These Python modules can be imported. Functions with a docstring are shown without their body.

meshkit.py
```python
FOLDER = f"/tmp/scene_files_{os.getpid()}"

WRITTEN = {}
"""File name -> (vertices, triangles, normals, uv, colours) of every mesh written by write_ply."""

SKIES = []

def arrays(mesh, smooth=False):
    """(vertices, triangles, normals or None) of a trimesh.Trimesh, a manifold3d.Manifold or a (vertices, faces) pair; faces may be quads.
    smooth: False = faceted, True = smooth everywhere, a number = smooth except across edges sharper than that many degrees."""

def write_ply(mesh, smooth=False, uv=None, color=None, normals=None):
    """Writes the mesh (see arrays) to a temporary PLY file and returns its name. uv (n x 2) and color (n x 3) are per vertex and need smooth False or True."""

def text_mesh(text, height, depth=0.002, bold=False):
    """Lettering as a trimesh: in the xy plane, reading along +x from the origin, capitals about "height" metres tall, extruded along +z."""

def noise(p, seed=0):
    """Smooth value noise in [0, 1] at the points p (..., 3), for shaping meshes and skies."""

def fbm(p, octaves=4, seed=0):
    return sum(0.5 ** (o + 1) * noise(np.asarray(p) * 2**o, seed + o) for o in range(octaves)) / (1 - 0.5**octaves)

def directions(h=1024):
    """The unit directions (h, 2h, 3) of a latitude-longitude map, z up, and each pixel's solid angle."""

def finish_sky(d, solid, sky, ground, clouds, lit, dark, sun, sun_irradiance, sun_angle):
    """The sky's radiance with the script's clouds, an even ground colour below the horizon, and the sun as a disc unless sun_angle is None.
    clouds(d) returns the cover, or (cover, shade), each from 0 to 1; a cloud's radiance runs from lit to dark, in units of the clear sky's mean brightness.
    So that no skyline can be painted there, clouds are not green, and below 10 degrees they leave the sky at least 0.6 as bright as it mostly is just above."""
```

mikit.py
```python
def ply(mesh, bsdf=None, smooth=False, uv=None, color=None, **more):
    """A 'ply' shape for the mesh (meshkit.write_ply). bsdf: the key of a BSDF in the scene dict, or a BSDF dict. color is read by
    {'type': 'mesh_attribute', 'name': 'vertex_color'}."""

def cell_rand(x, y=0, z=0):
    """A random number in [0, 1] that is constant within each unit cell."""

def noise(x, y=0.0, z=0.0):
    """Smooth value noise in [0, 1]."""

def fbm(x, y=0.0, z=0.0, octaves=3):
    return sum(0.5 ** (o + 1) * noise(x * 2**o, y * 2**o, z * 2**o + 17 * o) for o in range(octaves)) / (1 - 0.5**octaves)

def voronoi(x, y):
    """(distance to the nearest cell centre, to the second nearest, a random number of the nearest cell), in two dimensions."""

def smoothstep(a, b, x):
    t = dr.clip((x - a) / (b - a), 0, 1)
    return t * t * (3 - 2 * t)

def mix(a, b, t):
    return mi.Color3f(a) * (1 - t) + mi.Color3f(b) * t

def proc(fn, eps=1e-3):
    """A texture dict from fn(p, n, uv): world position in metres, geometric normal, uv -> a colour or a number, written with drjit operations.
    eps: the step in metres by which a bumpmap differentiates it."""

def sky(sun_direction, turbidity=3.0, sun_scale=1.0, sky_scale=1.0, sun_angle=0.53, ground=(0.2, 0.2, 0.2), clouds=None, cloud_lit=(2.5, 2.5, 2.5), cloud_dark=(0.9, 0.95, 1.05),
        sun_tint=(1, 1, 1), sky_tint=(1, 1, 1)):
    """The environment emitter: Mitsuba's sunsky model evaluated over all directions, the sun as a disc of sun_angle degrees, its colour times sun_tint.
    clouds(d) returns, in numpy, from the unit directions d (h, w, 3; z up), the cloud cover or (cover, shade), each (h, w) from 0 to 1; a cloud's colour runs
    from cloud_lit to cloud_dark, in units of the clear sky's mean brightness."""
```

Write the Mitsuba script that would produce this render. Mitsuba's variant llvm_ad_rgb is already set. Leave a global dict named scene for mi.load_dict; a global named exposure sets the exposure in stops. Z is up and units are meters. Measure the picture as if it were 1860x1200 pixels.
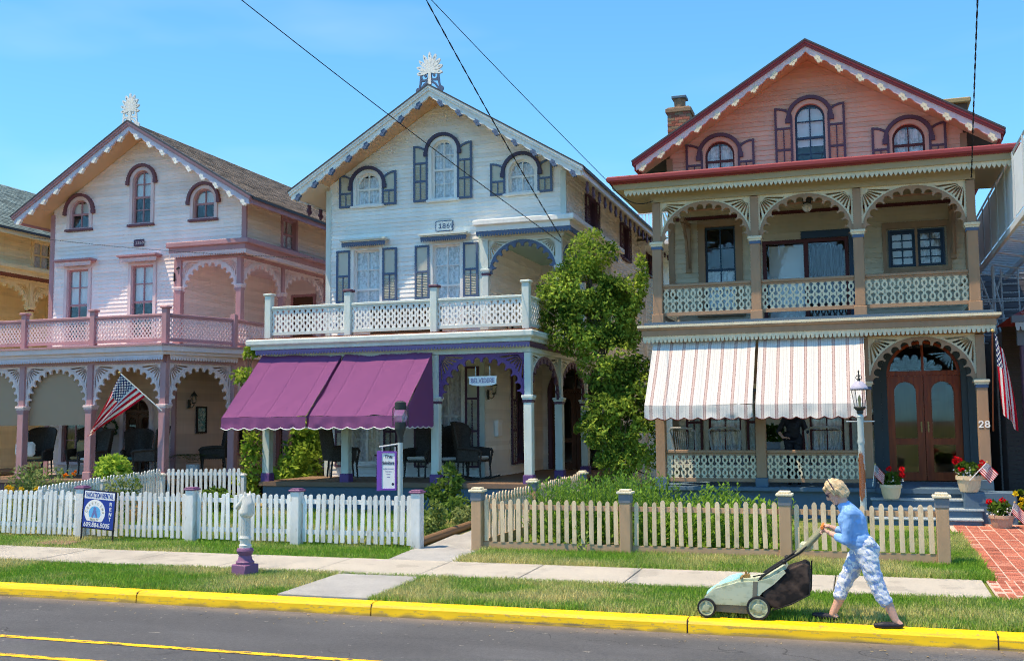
import math, random, numpy as np, trimesh, drjit as dr, mitsuba as mi, mikit, meshkit
import manifold3d as m3
from shapely import affinity
from shapely.geometry import Polygon, Point, LineString, box as sbox
from shapely.ops import unary_union
T = mi.ScalarTransform4f
scene, labels, count = {}, {}, {}
rng = np.random.default_rng(11)
random.seed(11)

# ------------------------------------------------------------------ camera, sky, exposure
exposure = 2.27
CAM = np.array([0, 0, 2.25]); YAW, PITCH, ROLL = -.32222, .089575, -.0085
FW = np.array([math.sin(YAW) * math.cos(PITCH), math.cos(YAW) * math.cos(PITCH), math.sin(PITCH)])
RT = np.array([math.cos(YAW), -math.sin(YAW), 0]); UP = np.cross(RT, FW)
RT, UP = math.cos(ROLL) * RT + math.sin(ROLL) * UP, -math.sin(ROLL) * RT + math.cos(ROLL) * UP
scene['camera'] = {'type': 'perspective', 'fov': 52.14, 'fov_axis': 'x', 'near_clip': .1, 'far_clip': 2000.0,
                   'to_world': T().look_at(origin=CAM.tolist(), target=(CAM + FW).tolist(), up=UP.tolist())}
def cirrus(d):
    n = meshkit.fbm(np.stack([d[..., 0] * 3.0 + d[..., 1], d[..., 1] * 6.0, d[..., 2] * 14], -1), 5, 3)
    return np.clip((n - .52) * 2.2, 0, 1) * .16 * np.clip(1 - abs(d[..., 2] - .35) * 1.4, 0, 1)
scene['sky'] = mikit.sky((-1.13, -.85, 3.25), turbidity=2.2, ground=(.24, .22, .17), sky_tint=(.58, .98, 1.09), sun_tint=(1, .94, .82), clouds=cirrus, sky_scale=1.36, sun_scale=.80)

# ------------------------------------------------------------------ helpers
def cat(ms): return trimesh.util.concatenate(ms)
def bb(a0, a1, b0, b1, c0, c1):
    v = np.array([[x, y, z] for x in (a0, a1) for y in (b0, b1) for z in (c0, c1)], float)
    f = np.array([[0, 1, 3], [0, 3, 2], [4, 6, 7], [4, 7, 5], [0, 4, 5], [0, 5, 1], [2, 3, 7], [2, 7, 6], [0, 2, 6], [0, 6, 4], [1, 5, 7], [1, 7, 3]])
    return trimesh.Trimesh(v, f, process=False)
def rb(a0, a1, b0, b1, c0, c1, r=.01):            # box with chamfered edges
    pts = [[x, y, z] for sx, x in ((1, a0), (-1, a1)) for sy, y in ((1, b0), (-1, b1)) for sz, z in ((1, c0), (-1, c1))]
    out = []
    for i, (x, y, z) in enumerate(pts):
        s = [1 if i < 4 else -1, 1 if i % 4 < 2 else -1, 1 if i % 2 == 0 else -1]
        out += [[x, y + s[1] * r, z + s[2] * r], [x + s[0] * r, y, z + s[2] * r], [x + s[0] * r, y + s[1] * r, z]]
    m = m3.Manifold.hull_points(np.array(out)).to_mesh()
    return trimesh.Trimesh(m.vert_properties[:, :3], m.tri_verts, process=False)
def geoms(p): return [g for g in getattr(p, 'geoms', [p]) if g.geom_type == 'Polygon' and g.area > 1e-5]
def ex(poly, n0, n1):                              # extruded outline: local (u, v), from n0 to n1
    ms = []
    for g in geoms(poly):
        m = trimesh.creation.extrude_polygon(g, n1 - n0, engine='earcut'); m.apply_translation([0, 0, n0]); ms.append(m)
    return cat(ms)
def flat(poly, n):
    ms = []
    for g in geoms(poly):
        v, f = trimesh.creation.triangulate_polygon(g, engine='earcut')
        ms.append(trimesh.Trimesh(np.c_[v, np.full(len(v), n)], f, process=False))
    return cat(ms)
def frame(o, u, n, v=(0, 0, 1)):
    m = np.eye(4); m[:3, 0], m[:3, 1], m[:3, 2], m[:3, 3] = u, v, n, o
    return m
def FRONT(y): return frame((0, y, 0), (1, 0, 0), (0, -1, 0))
def SIDE(x): return frame((x, 0, 0), (0, 1, 0), (1, 0, 0))
def shift(x=0, y=0, z=0, rz=0, sx=1, sz=1):
    c, s = math.cos(rz), math.sin(rz)
    return np.array([[c * sx, -s * sx, 0, x], [s * sx, c * sx, 0, y], [0, 0, sz, z], [0, 0, 0, 1.0]])
def tube(pts, r, sides=8, closed=True):
    pts = np.asarray(pts, float); r = np.broadcast_to(np.asarray(r, float), len(pts))
    t = np.gradient(pts, axis=0); t /= np.linalg.norm(t, axis=1, keepdims=True) + 1e-9
    ref = np.array([0, 0, 1.0]) if abs(t[:, 2]).max() < .93 else np.array([.31, .95, .05])
    a = np.cross(t, ref); a /= np.linalg.norm(a, axis=1, keepdims=True) + 1e-9; b = np.cross(a, t)
    an = np.arange(sides) * 2 * math.pi / sides
    v = pts[:, None] + r[:, None, None] * (np.cos(an)[None, :, None] * a[:, None] - np.sin(an)[None, :, None] * b[:, None])
    n = len(pts); v = v.reshape(-1, 3); f = []
    for i in range(n - 1):
        for j in range(sides):
            k = (j + 1) % sides
            f += [[i * sides + j, i * sides + k, (i + 1) * sides + k], [i * sides + j, (i + 1) * sides + k, (i + 1) * sides + j]]
    v = np.vstack([v, pts[0], pts[-1]])
    for j in range(sides):
        k = (j + 1) % sides
        f += [[n * sides, k, j], [n * sides + 1, (n - 1) * sides + j, (n - 1) * sides + k]]
    m = trimesh.Trimesh(v, f, process=False)
    if m.volume < 0: m.invert()
    return m
def lathe(prof, sides=20):                         # prof: (radius, z) from bottom to top
    return trimesh.creation.revolve(np.array(prof, float), sections=sides)
def sheet(fn, nu, nv):                             # fn(s, t) -> x, y, z ; returns mesh and uv
    s, t = np.meshgrid(np.linspace(0, 1, nu), np.linspace(0, 1, nv), indexing='ij')
    v = np.stack([np.broadcast_to(c, s.shape) for c in fn(s, t)], -1).reshape(-1, 3)
    i, j = np.meshgrid(np.arange(nu - 1), np.arange(nv - 1), indexing='ij'); a = (i * nv + j).ravel()
    f = np.vstack([np.c_[a, a + nv, a + nv + 1], np.c_[a, a + nv + 1, a + 1]])
    return trimesh.Trimesh(v, f, process=False), np.c_[s.ravel(), t.ravel()]
def numbered(key):
    k = count[key] = count.get(key, -1) + 1
    return key if k == 0 else f'{key}_{k:03d}'
def add(parent, kind, mesh, mat, M=None, smooth=False, kindof=None, label=None, **kw):
    key = numbered(f'{parent}__{kind}' if parent else kind)
    d = dict(mesh) if isinstance(mesh, dict) else mikit.ply(mesh, None, smooth, **kw)
    d['bsdf'] = {'type': 'ref', 'id': mat}
    if M is not None: d['to_world'] = T(M)
    scene[key] = d
    if kindof: labels.setdefault(key, {})['kind'] = kindof
    if label: labels.setdefault(key, {})['label'] = label
    return key
def thing(kind, label, category, group=None):
    key = numbered(kind); labels[key] = {'label': label, 'category': category}
    if group: labels[key]['group'] = group
    return key
def solo(kind, mesh, mat, label, category, M=None, group=None, **kw):
    key = add(None, kind, mesh, mat, M, **kw); labels.setdefault(key, {}).update(label=label, category=category)
    if group: labels[key]['group'] = group
    return key
def struct(kind, mesh, mat, **kw):
    return add(None, kind, mesh, mat, kindof='structure', **kw)

# ------------------------------------------------------------------ materials
def col(c): return {'type': 'rgb', 'value': list(map(float, c))}
def M_(name, c, rough=.55, spec=.35, two=False, **kw):
    b = {'type': 'principled', 'base_color': c if isinstance(c, dict) else col(c), 'roughness': rough, 'specular': spec, **kw}
    scene[name] = {'type': 'twosided', 'bsdf': b} if two else b
def worn(name, c, dirt=.20, scale=3.0, rough=.55, spec=.3, low=False):    # paint with slow tone changes, fine streaks and grime specks
    c = np.array(c, float)
    def fn(p, n, uv):
        a = mikit.fbm(p.x * scale, p.y * scale, p.z * scale * .6, 3)
        s = mikit.noise(p.x * 23 + p.y * 17, p.z * 2.2, p.y * 9)
        k = 1 - dirt * (1.3 * (a - .35) + .6 * (s - .5))
        base = mi.Color3f(float(c[0]), float(c[1]), float(c[2])) * k
        if not low: return base
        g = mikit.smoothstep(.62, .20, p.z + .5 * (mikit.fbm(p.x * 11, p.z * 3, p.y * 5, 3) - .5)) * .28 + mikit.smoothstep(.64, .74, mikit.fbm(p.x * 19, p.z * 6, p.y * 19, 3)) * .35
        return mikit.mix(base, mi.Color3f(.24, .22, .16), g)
    M_(name, mikit.proc(fn), rough, spec)
def tones(name, c, n=3, spread=.06, low=False):
    out = []
    for i in range(n):
        f = 1 + spread * (i - (n - 1) / 2)
        worn(f'{name}_{i}', np.array(c) * f, dirt=.20 if low else .13, low=low); out.append(f'{name}_{i}')
    return out
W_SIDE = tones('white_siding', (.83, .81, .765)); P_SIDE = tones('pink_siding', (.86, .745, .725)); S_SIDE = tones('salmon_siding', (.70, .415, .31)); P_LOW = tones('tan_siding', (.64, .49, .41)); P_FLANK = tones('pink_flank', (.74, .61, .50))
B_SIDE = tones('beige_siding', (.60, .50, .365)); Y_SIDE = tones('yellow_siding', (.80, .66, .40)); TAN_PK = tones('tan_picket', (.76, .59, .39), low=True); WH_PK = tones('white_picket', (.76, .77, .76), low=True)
for n_, c_ in dict(white_trim=(.78, .78, .75), sage_trim=(.60, .66, .62), mauve=(.44, .235, .255), pale_pink=(.72, .56, .57), lavender=(.60, .55, .66), brown_post=(.36, .225, .14), tan_post=(.47, .31, .185), cream=(.70, .63, .46),
                   purple_trim=(.13, .062, .215), yellow_trim=(.80, .64, .36), kerb_yellow=(.80, .50, .008)).items(): worn(n_, c_)
for n_, c_ in dict(plum=(.10, .05, .085), hood_mauve=(.16, .065, .085), slate_blue=(.085, .125, .215), lilac_trim=(.17, .13, .30), maroon=(.09, .016, .018), barn_red=(.26, .042, .047), skirt_blue=(.085, .14, .20), deck_blue=(.30, .36, .40), dark_blue=(.03, .06, .11), rust_brown=(.20, .055, .02),
                   olive=(.40, .32, .19), soffit_tan=(.60, .40, .24), sea_green=(.34, .52, .44), panel_cream=(.50, .50, .43), panel_salmon=(.65, .37, .28), dark_wood=(.10, .045, .022), deck_grey=(.19, .125, .085),
                   interior=(.05, .045, .04), black=(.015, .015, .017), iron=(.03, .035, .035), pale_wicker=(.32, .33, .33), cushion=(.55, .55, .52), cushion_tan=(.36, .26, .12), teal=(.06, .16, .17),
                   plaster=(.60, .60, .56), pot=(.66, .52, .34), pot_low=(.50, .33, .22), shade_cloth=(.36, .235, .16), mower_aqua=(.30, .62, .62), mower_dark=(.17, .16, .12), orange=(.75, .20, .03),
                   skin=(.62, .36, .27), hair=(.55, .40, .22), hair_dark=(.10, .06, .03), shirt=(.22, .42, .78), shoe=(.018, .018, .028), dress=(.012, .012, .02), wall_grey=(.12, .12, .14), steel=(.50, .53, .55), soil=(.07, .05, .035),
                   sign_white=(.80, .80, .80), sign_blue=(.015, .045, .30), ink=(.03, .025, .07), sky_print=(.12, .42, .75), brass=(.60, .42, .15), dark_cloth=(.03, .03, .05), tarpaper=(.06, .06, .065), trim_white=(.85, .85, .85),
                   bark=(.11, .08, .055), log=(.20, .12, .065), rust=(.34, .12, .04), pale_post=(.44, .50, .49), slate_grey=(.16, .18, .21), purple_base=(.22, .10, .20), sign_purple=(.20, .07, .42), lav_white=(.42, .41, .52), slate_dark=(.055, .07, .08), lav_blue=(.14, .18, .42), ochre_ink=(.45, .36, .16), old_brown=(.22, .13, .08), sign_blue2=(.22, .24, .28), hood_navy=(.055, .05, .10), dark_brown=(.06, .04, .035), red_shingle=(.36, .07, .05), wall_trim=(.34, .34, .36), orange_knob=(.25, .16, .05), mower_olive=(.24, .24, .15), stalk=(.13, .22, .04), cap_purple=(.17, .07, .17), pale_soffit=(.66, .58, .44)).items(): M_(n_, c_)
M_('purple_cloth', (.37, .10, .34), .8, .1, True); scene['purple_cloth'] = {'type': 'principledthin', 'base_color': col((.215, .078, .19)), 'roughness': .8, 'diff_trans': .14, 'spec_trans': 0.0}
M_('gal_panel', (.62, .67, .70), .5, .4)
scene['lamp_glass'] = {'type': 'thindielectric', 'int_ior': 1.5}
scene['glass'] = {'type': 'thindielectric', 'int_ior': 1.48}
scene['lace'] = {'type': 'principledthin', 'base_color': mikit.proc(lambda p, n, uv: mi.Color3f(.84, .86, .88) * (.70 + .30 * mikit.smoothstep(.3, .6, mikit.fbm(p.x * 24 + p.y * 24, p.z * 20, 0, 2)))), 'roughness': .9, 'diff_trans': .5}
scene['blind'] = {'type': 'principledthin', 'base_color': col((.74, .78, .80)), 'roughness': .9, 'diff_trans': .4}
def leafmat(name, trans=.75): scene[name] = {'type': 'principledthin', 'base_color': {'type': 'mesh_attribute', 'name': 'vertex_color'}, 'roughness': .45, 'diff_trans': trans, 'spec_trans': 0.0, 'eta': 1.35}
leafmat('leaf'); leafmat('blade', .6); leafmat('petal', .5)
M_('vcol', {'type': 'mesh_attribute', 'name': 'vertex_color'}, .8, .15)
def f_road(p, n, uv):
    g = mikit.noise(p.x * 90, p.y * 90, 0); h = mikit.noise(p.x * 37, p.y * 41, 3); s = mikit.fbm(p.x * .9, p.y * 2.2, 1, 3)
    k = .083 * (.80 + .28 * g + .16 * h) * (.82 + .36 * s)
    vd, ve, vw = mikit.voronoi(p.x * .45 + .5 * mikit.noise(p.x * 3, p.y * 3, 0), p.y * .6 + .5 * mikit.noise(p.x * 3, p.y * 3, 5)); crack = mikit.smoothstep(.014, .004, ve - vd) * mikit.smoothstep(.5, .6, mikit.noise(p.x * .4, p.y * .7, 7))
    k = k * (1 - .45 * crack) * (1 + .10 * (mikit.smoothstep(.55, .6, mikit.noise(p.x * .35, p.y * 1.1, 12))))
    dust = mikit.smoothstep(11.05, 11.5, p.y) * (.4 + mikit.fbm(p.x * 5, p.y * 9, 2, 3)) * .8
    fleck = mikit.smoothstep(.945, .97, mikit.noise(p.x * 9, p.y * 13, 9))
    return mikit.mix(mikit.mix(mi.Color3f(.95, .98, 1.05) * k, mi.Color3f(.26, .20, .15), dust * .55), mi.Color3f(.34, .32, .27), fleck * .45)
M_('asphalt', mikit.proc(f_road), .75, .25)
def f_ground(p, n, uv):
    a = mikit.fbm(p.x * 1.2, p.y * 1.2, 0, 4); b = mikit.fbm(p.x * 14, p.y * 14, 0, 2)
    return mikit.mix(mikit.mix(mi.Color3f(.13, .18, .04), mi.Color3f(.30, .25, .12), mikit.smoothstep(.42, .68, a)), mi.Color3f(.10, .075, .045), b * .5)
M_('turf', mikit.proc(f_ground), .95, .05)
def f_conc(p, n, uv):
    a = mikit.fbm(p.x * 1.7, p.y * 1.7, 0, 4); b = mikit.noise(p.x * 60, p.y * 60, 0); c = mikit.cell_rand(dr.floor(p.x / 1.63), 3)
    st = mikit.smoothstep(.60, .72, mikit.fbm(p.x * 3.1 + 9, p.y * 3.1, 4, 3))
    return mi.Color3f(.385, .36, .31) * (.78 + .22 * a + .10 * b) * (.96 + .07 * c) * (1 - .16 * st)
M_('concrete', mikit.proc(f_conc), .85, .15)
def f_old(p, n, uv):
    a = mikit.fbm(p.x * 2.5, p.y * 2.5, 0, 4); b = mikit.noise(p.x * 50, p.y * 50, 0)
    return mi.Color3f(.29, .29, .28) * (.7 + .45 * a + .12 * b)
M_('old_concrete', mikit.proc(f_old), .85, .15)
def f_line(p, n, uv):
    w = mikit.smoothstep(.30, .42, mikit.fbm(p.x * 9, p.y * 30, 0, 3))
    return mikit.mix(mi.Color3f(.10, .09, .07), mi.Color3f(.78, .46, .02), w)
M_('line_paint', mikit.proc(f_line), .7, .2)
def f_kerb(p, n, uv):
    a = mikit.fbm(p.x * 2.0, p.y * 8, p.z * 8, 3); sc = mikit.smoothstep(.64, .74, mikit.fbm(p.x * 16, p.y * 26, p.z * 40 + 3, 4)); tyre = mikit.smoothstep(.60, .72, mikit.fbm(p.x * 1.6, 1, p.z * 34, 3)) * mikit.smoothstep(.15, .10, p.z); dk = mikit.smoothstep(.05, .0, p.z + .04 * (mikit.noise(p.x * 6, 0, 0) - .5))
    c = mi.Color3f(.86, .54, .006) * (.84 + .30 * a)
    return mikit.mix(mikit.mix(c, mi.Color3f(.42, .31, .12), sc * .6), mi.Color3f(.17, .13, .08), dr.minimum(dk * .75 + tyre * .45, .9))
M_('kerb_paint', mikit.proc(f_kerb), .5, .35)
def f_brick(seed):
    def fn(p, n, uv):
        a = mikit.fbm(p.x * 9 + seed * 7, p.y * 9, p.z * 9, 3)
        return mikit.mix(mi.Color3f(.30, .085, .06), mi.Color3f(.40, .16, .11), a) * (.74 + .20 * seed)
    return fn
for i in range(3): M_(f'brick_{i}', mikit.proc(f_brick(i)), .85, .1)
M_('mortar', (.47, .33, .27), .9, .1); M_('chimney_brick', (.26, .17, .11), .9, .1)
def f_door(p, n, uv):
    g = mikit.noise(p.x * 30 + 3 * mikit.noise(p.x * 3, p.z * 1.5, 0), p.z * 2.5, p.y * 30)
    return mikit.mix(mi.Color3f(.24, .030, .006), mi.Color3f(.44, .075, .012), g)
M_('door_wood', mikit.proc(f_door), .3, .3)
def f_awn(p, n, uv):                                # repeat .265 m: rose band edged by dark red lines, faint grey lines between
    q = uv.x / .265; q = q - dr.floor(q)
    band = dr.select((q > .40) & (q < .58), 1.0, 0.0); edge = dr.select((dr.abs(q - .40) < .022) | (dr.abs(q - .58) < .022), 1.0, 0.0)
    grey = dr.select((dr.abs(q - .08) < .03) | (dr.abs(q - .9) < .03) | (dr.abs(q - .2) < .015) | (dr.abs(q - .78) < .015), 1.0, 0.0)
    c = mikit.mix(mi.Color3f(.73, .705, .67), mi.Color3f(.52, .41, .38), band * .9)
    return mikit.mix(mikit.mix(c, mi.Color3f(.52, .53, .54), grey * .75), mi.Color3f(.32, .17, .17), edge * .9)
scene['striped_cloth'] = {'type': 'principledthin', 'base_color': mikit.proc(f_awn), 'roughness': .85, 'diff_trans': .16, 'spec_trans': 0.0}
def f_flag(p, n, uv):
    s = dr.floor(uv.y * 13); red = (s - 2 * dr.floor(s / 2)) < .5
    c = dr.select(red, mi.Color3f(.55, .015, .035), mi.Color3f(.80, .79, .78))
    can = (uv.x < .40) & (uv.y > 6 / 13.0)
    gx = uv.x / .40 * 6; gy = (uv.y - 6 / 13.0) / (7 / 13.0) * 5
    row = dr.floor(gy * 2); off = .5 * (row - 2 * dr.floor(row / 2))
    fx = gx + off; fx = fx - dr.floor(fx) - .5; fy = gy * 2 - row - .5
    star = dr.square(fx * .9) + dr.square(fy * .5) < .055
    return dr.select(can, dr.select(star, mi.Color3f(.82, .82, .82), mi.Color3f(.02, .03, .12)), c)
scene['flag_print'] = {'type': 'principledthin', 'base_color': mikit.proc(f_flag), 'roughness': .8, 'diff_trans': .5, 'spec_trans': 0.0}
def f_pants(p, n, uv):
    a = mikit.fbm(p.x * 32 + p.z * 18, p.y * 26, p.z * 22, 3); b = mikit.fbm(p.x * 31, p.y * 31, p.z * 26 + 5, 2)
    c = mikit.mix(mi.Color3f(.74, .76, .78), mi.Color3f(.30, .40, .66), mikit.smoothstep(.51, .55, a))
    return mikit.mix(c, mi.Color3f(.44, .52, .68), mikit.smoothstep(.57, .61, b) * .7)
M_('print_trousers', mikit.proc(f_pants), .85, .1)
def f_hair(p, n, uv):
    a = mikit.noise(p.x * 60 + p.z * 50, p.y * 70, p.z * 25)
    return mikit.mix(mi.Color3f(.40, .26, .12), mi.Color3f(.78, .61, .38), a)
M_('hair_streak', mikit.proc(f_hair), .5, .4)
def f_mower(p, n, uv):
    d = mikit.smoothstep(.48, .75, mikit.fbm(p.x * 14, p.y * 14, p.z * 20, 4)) * .5 + mikit.smoothstep(.40, .22, p.z) * .45
    return mikit.mix(mi.Color3f(.50, .54, .39), mi.Color3f(.20, .24, .12), d)
M_('mower_green', mikit.proc(f_mower), .4, .4)
def f_wicker(p, n, uv):
    a = dr.sin(p.x * 260 + 40 * mikit.noise(p.x * 3, p.y * 3, 0)) * dr.sin(p.z * 300) * .5 + .5
    return mikit.mix(mi.Color3f(.018, .014, .012), mi.Color3f(.12, .10, .085), a * mikit.fbm(p.x * 30, p.y * 30, p.z * 30, 2))
M_('wicker', mikit.proc(f_wicker), .6, .3)
def f_glasspic(p, n, uv):
    d, e, w = mikit.voronoi(p.y * 14, p.z * 14)
    return mikit.mix(mi.Color3f(.03, .05, .05), mikit.mix(mi.Color3f(.08, .30, .33), mi.Color3f(.45, .55, .50), w), mikit.smoothstep(.04, .12, e - d))
M_('stained', mikit.proc(f_glasspic), .2, .5)
def f_bag(p, n, uv):
    return mikit.mix(mi.Color3f(.012, .011, .012), mi.Color3f(.085, .06, .05), mikit.smoothstep(.4, .72, mikit.fbm(p.x * 8, p.y * 8, p.z * 8, 4)))
M_('bag_cloth', mikit.proc(f_bag), .8, .2)

# ------------------------------------------------------------------ ground, road, walks
def gz(y): return .15 + .02 * (np.clip(y, 11.76, 22) - 11.76)
def strip(x0, x1, ys, zs):
    xs = np.linspace(x0, x1, 40)
    v = np.array([[x, y, z] for x in xs for y, z in zip(ys, zs)]); n = len(ys); f = []
    for i in range(len(xs) - 1):
        for j in range(n - 1):
            a = i * n + j; f += [[a, a + n, a + n + 1], [a, a + n + 1, a + 1]]
    return trimesh.Trimesh(v, f, process=False)
ys = [11.62, 11.76, 13, 14.7, 16, 18, 20, 22, 24, 60, 400]
struct('ground', cat([strip(-300, 300, ys, [gz(y) - .012 for y in ys]), strip(-300, 300, [-400, 4.6], [.13, .13])]), 'turf')
struct('road', strip(-300, 300, [4.6, 8, 11.56], [0, .012, 0]), 'asphalt')
for y_ in (9.27, 8.51):
    struct('road_line', strip(-60, 60, [y_ - .052, y_ + .052], [.017 - .003 * abs(y_ - 8)] * 2), 'line_paint')
ks = [-40, -28.8, -25.4, -22, -18.7, -15.4, -12.2, -8.98, -5.64, -1.88, 1.18, 4.5, 7.8, 11.1, 30]
kroot = struct('kerb', bb(-40, 30, 11.53, 11.66, -.15, -.02), 'old_concrete')
for a, b in zip(ks[:-1], ks[1:]):
    prof = [(11.485, -.1), (11.505, .10), (11.53, .135), (11.57, .147), (11.70, .150), (11.70, -.1)]
    m = ex(Polygon([(y, z) for y, z in prof]), a + .008, b - .008)
    add(kroot, 'kerb_stone', m, 'kerb_paint', frame((0, 0, 0), (0, 1, 0), (1, 0, 0)))
    if b < 4: add(kroot, 'kerb_joint', bb(b - .010, b + .010, 11.515, 11.68, -.08, .135), 'soil')
struct('far_kerb', bb(-60, 60, 4.45, 4.62, -.1, .15), 'old_concrete')
def slab(parent, x0, x1, y0, y1, mat, skew=0, lift=.018):
    pts = [(x0, y0), (x1, y0), (x1 + skew, y1), (x0 + skew, y1)]
    m = m3.Manifold.hull_points(np.array([[x, y, gz(y) - .06] for x, y in pts] + [[x + (.006 if i in (0, 3) else -.006), y + (.006 if i < 2 else -.006), gz(y) + lift] for i, (x, y) in enumerate(pts)] + [[x, y, gz(y) + lift - .006] for x, y in pts])).to_mesh()
    add(parent, 'slab', trimesh.Trimesh(m.vert_properties[:, :3], m.tri_verts, process=False), mat)
sw = struct('sidewalk', bb(-40, 1.36, 13.44, 14.72, .0, .12), 'soil')
xs = [-40, -32, -27, -24, -22, -20.4, -18.8, -17.2, -15.6, -14.0, -12.4, -10.8, -9.15, -7.54, -5.9, -4.46, -3.02, -1.55, -.42, 1.36]
for a, b in zip(xs[:-1], xs[1:]): slab(sw, a + .008, b - .008, 13.42 + random.uniform(-.01, .01), 14.74, 'concrete', 0, .018 + random.uniform(0, .006))
gw = struct('garden_walk', bb(-6.98, -5.9, 14.8, 21, .1, .14), 'soil')
for a, b in ((14.755, 16.15), (16.17, 17.8), (17.82, 19.5), (19.52, 20.75)): slab(gw, -6.95, -5.82, a, b, 'old_concrete', -.12)
slab(struct('kerb_walk', bb(-6.9, -5.9, 11.9, 13.2, .1, .13), 'soil'), -7.05, -5.78, 11.74, 13.36, 'old_concrete', 0)
bw = struct('brick_path', bb(1.46, 5.5, 13.3, 21.2, .0, .12), 'mortar')
add(bw, 'mortar_bed', strip(1.40, 5.6, [13.3, 14.7, 16, 18, 20, 21.3], [gz(y) + .0095 for y in (13.3, 14.7, 16, 18, 20, 21.3)]), 'mortar')
def brickmesh(w, l):
    return rb(.008, w - .008, .004, l - .004, -.04, .0135, .004)
bply = {k: mikit.ply(brickmesh(*k)) for k in ((.21, .105), (.105, .21))}
bk = []
y = 13.36
while y < 21.2:
    inpath = y > 14.76
    step, w = (.105, .21) if inpath else (.21, .105)
    x = 1.42 + (.06 if inpath else 0)
    while x < 4.6:
        bk.append((x, y, w, step)); x += w
    y += step
rest = []
bk.sort(key=lambda q: (q[0] + .3) ** 2 * .55 + q[1] ** 2)
bk = [q for q in bk if q[0] < 2.1 + (q[1] - 13.3) * .16 + .35]
for i, (x, y, w, l) in enumerate(bk):
    mt = f'brick_{random.randrange(3)}'
    Mx = shift(x, y, gz(y) + random.uniform(-.003, .004), random.uniform(-.02, .02))
    if i < 300: add(bw, 'brick', bply[(w, l)], mt, Mx)
    else:
        m = brickmesh(w, l); m.apply_transform(Mx); rest.append(m)
if rest: add(bw, 'brick_field', cat(rest), 'brick_1', kindof='stuff')
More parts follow.
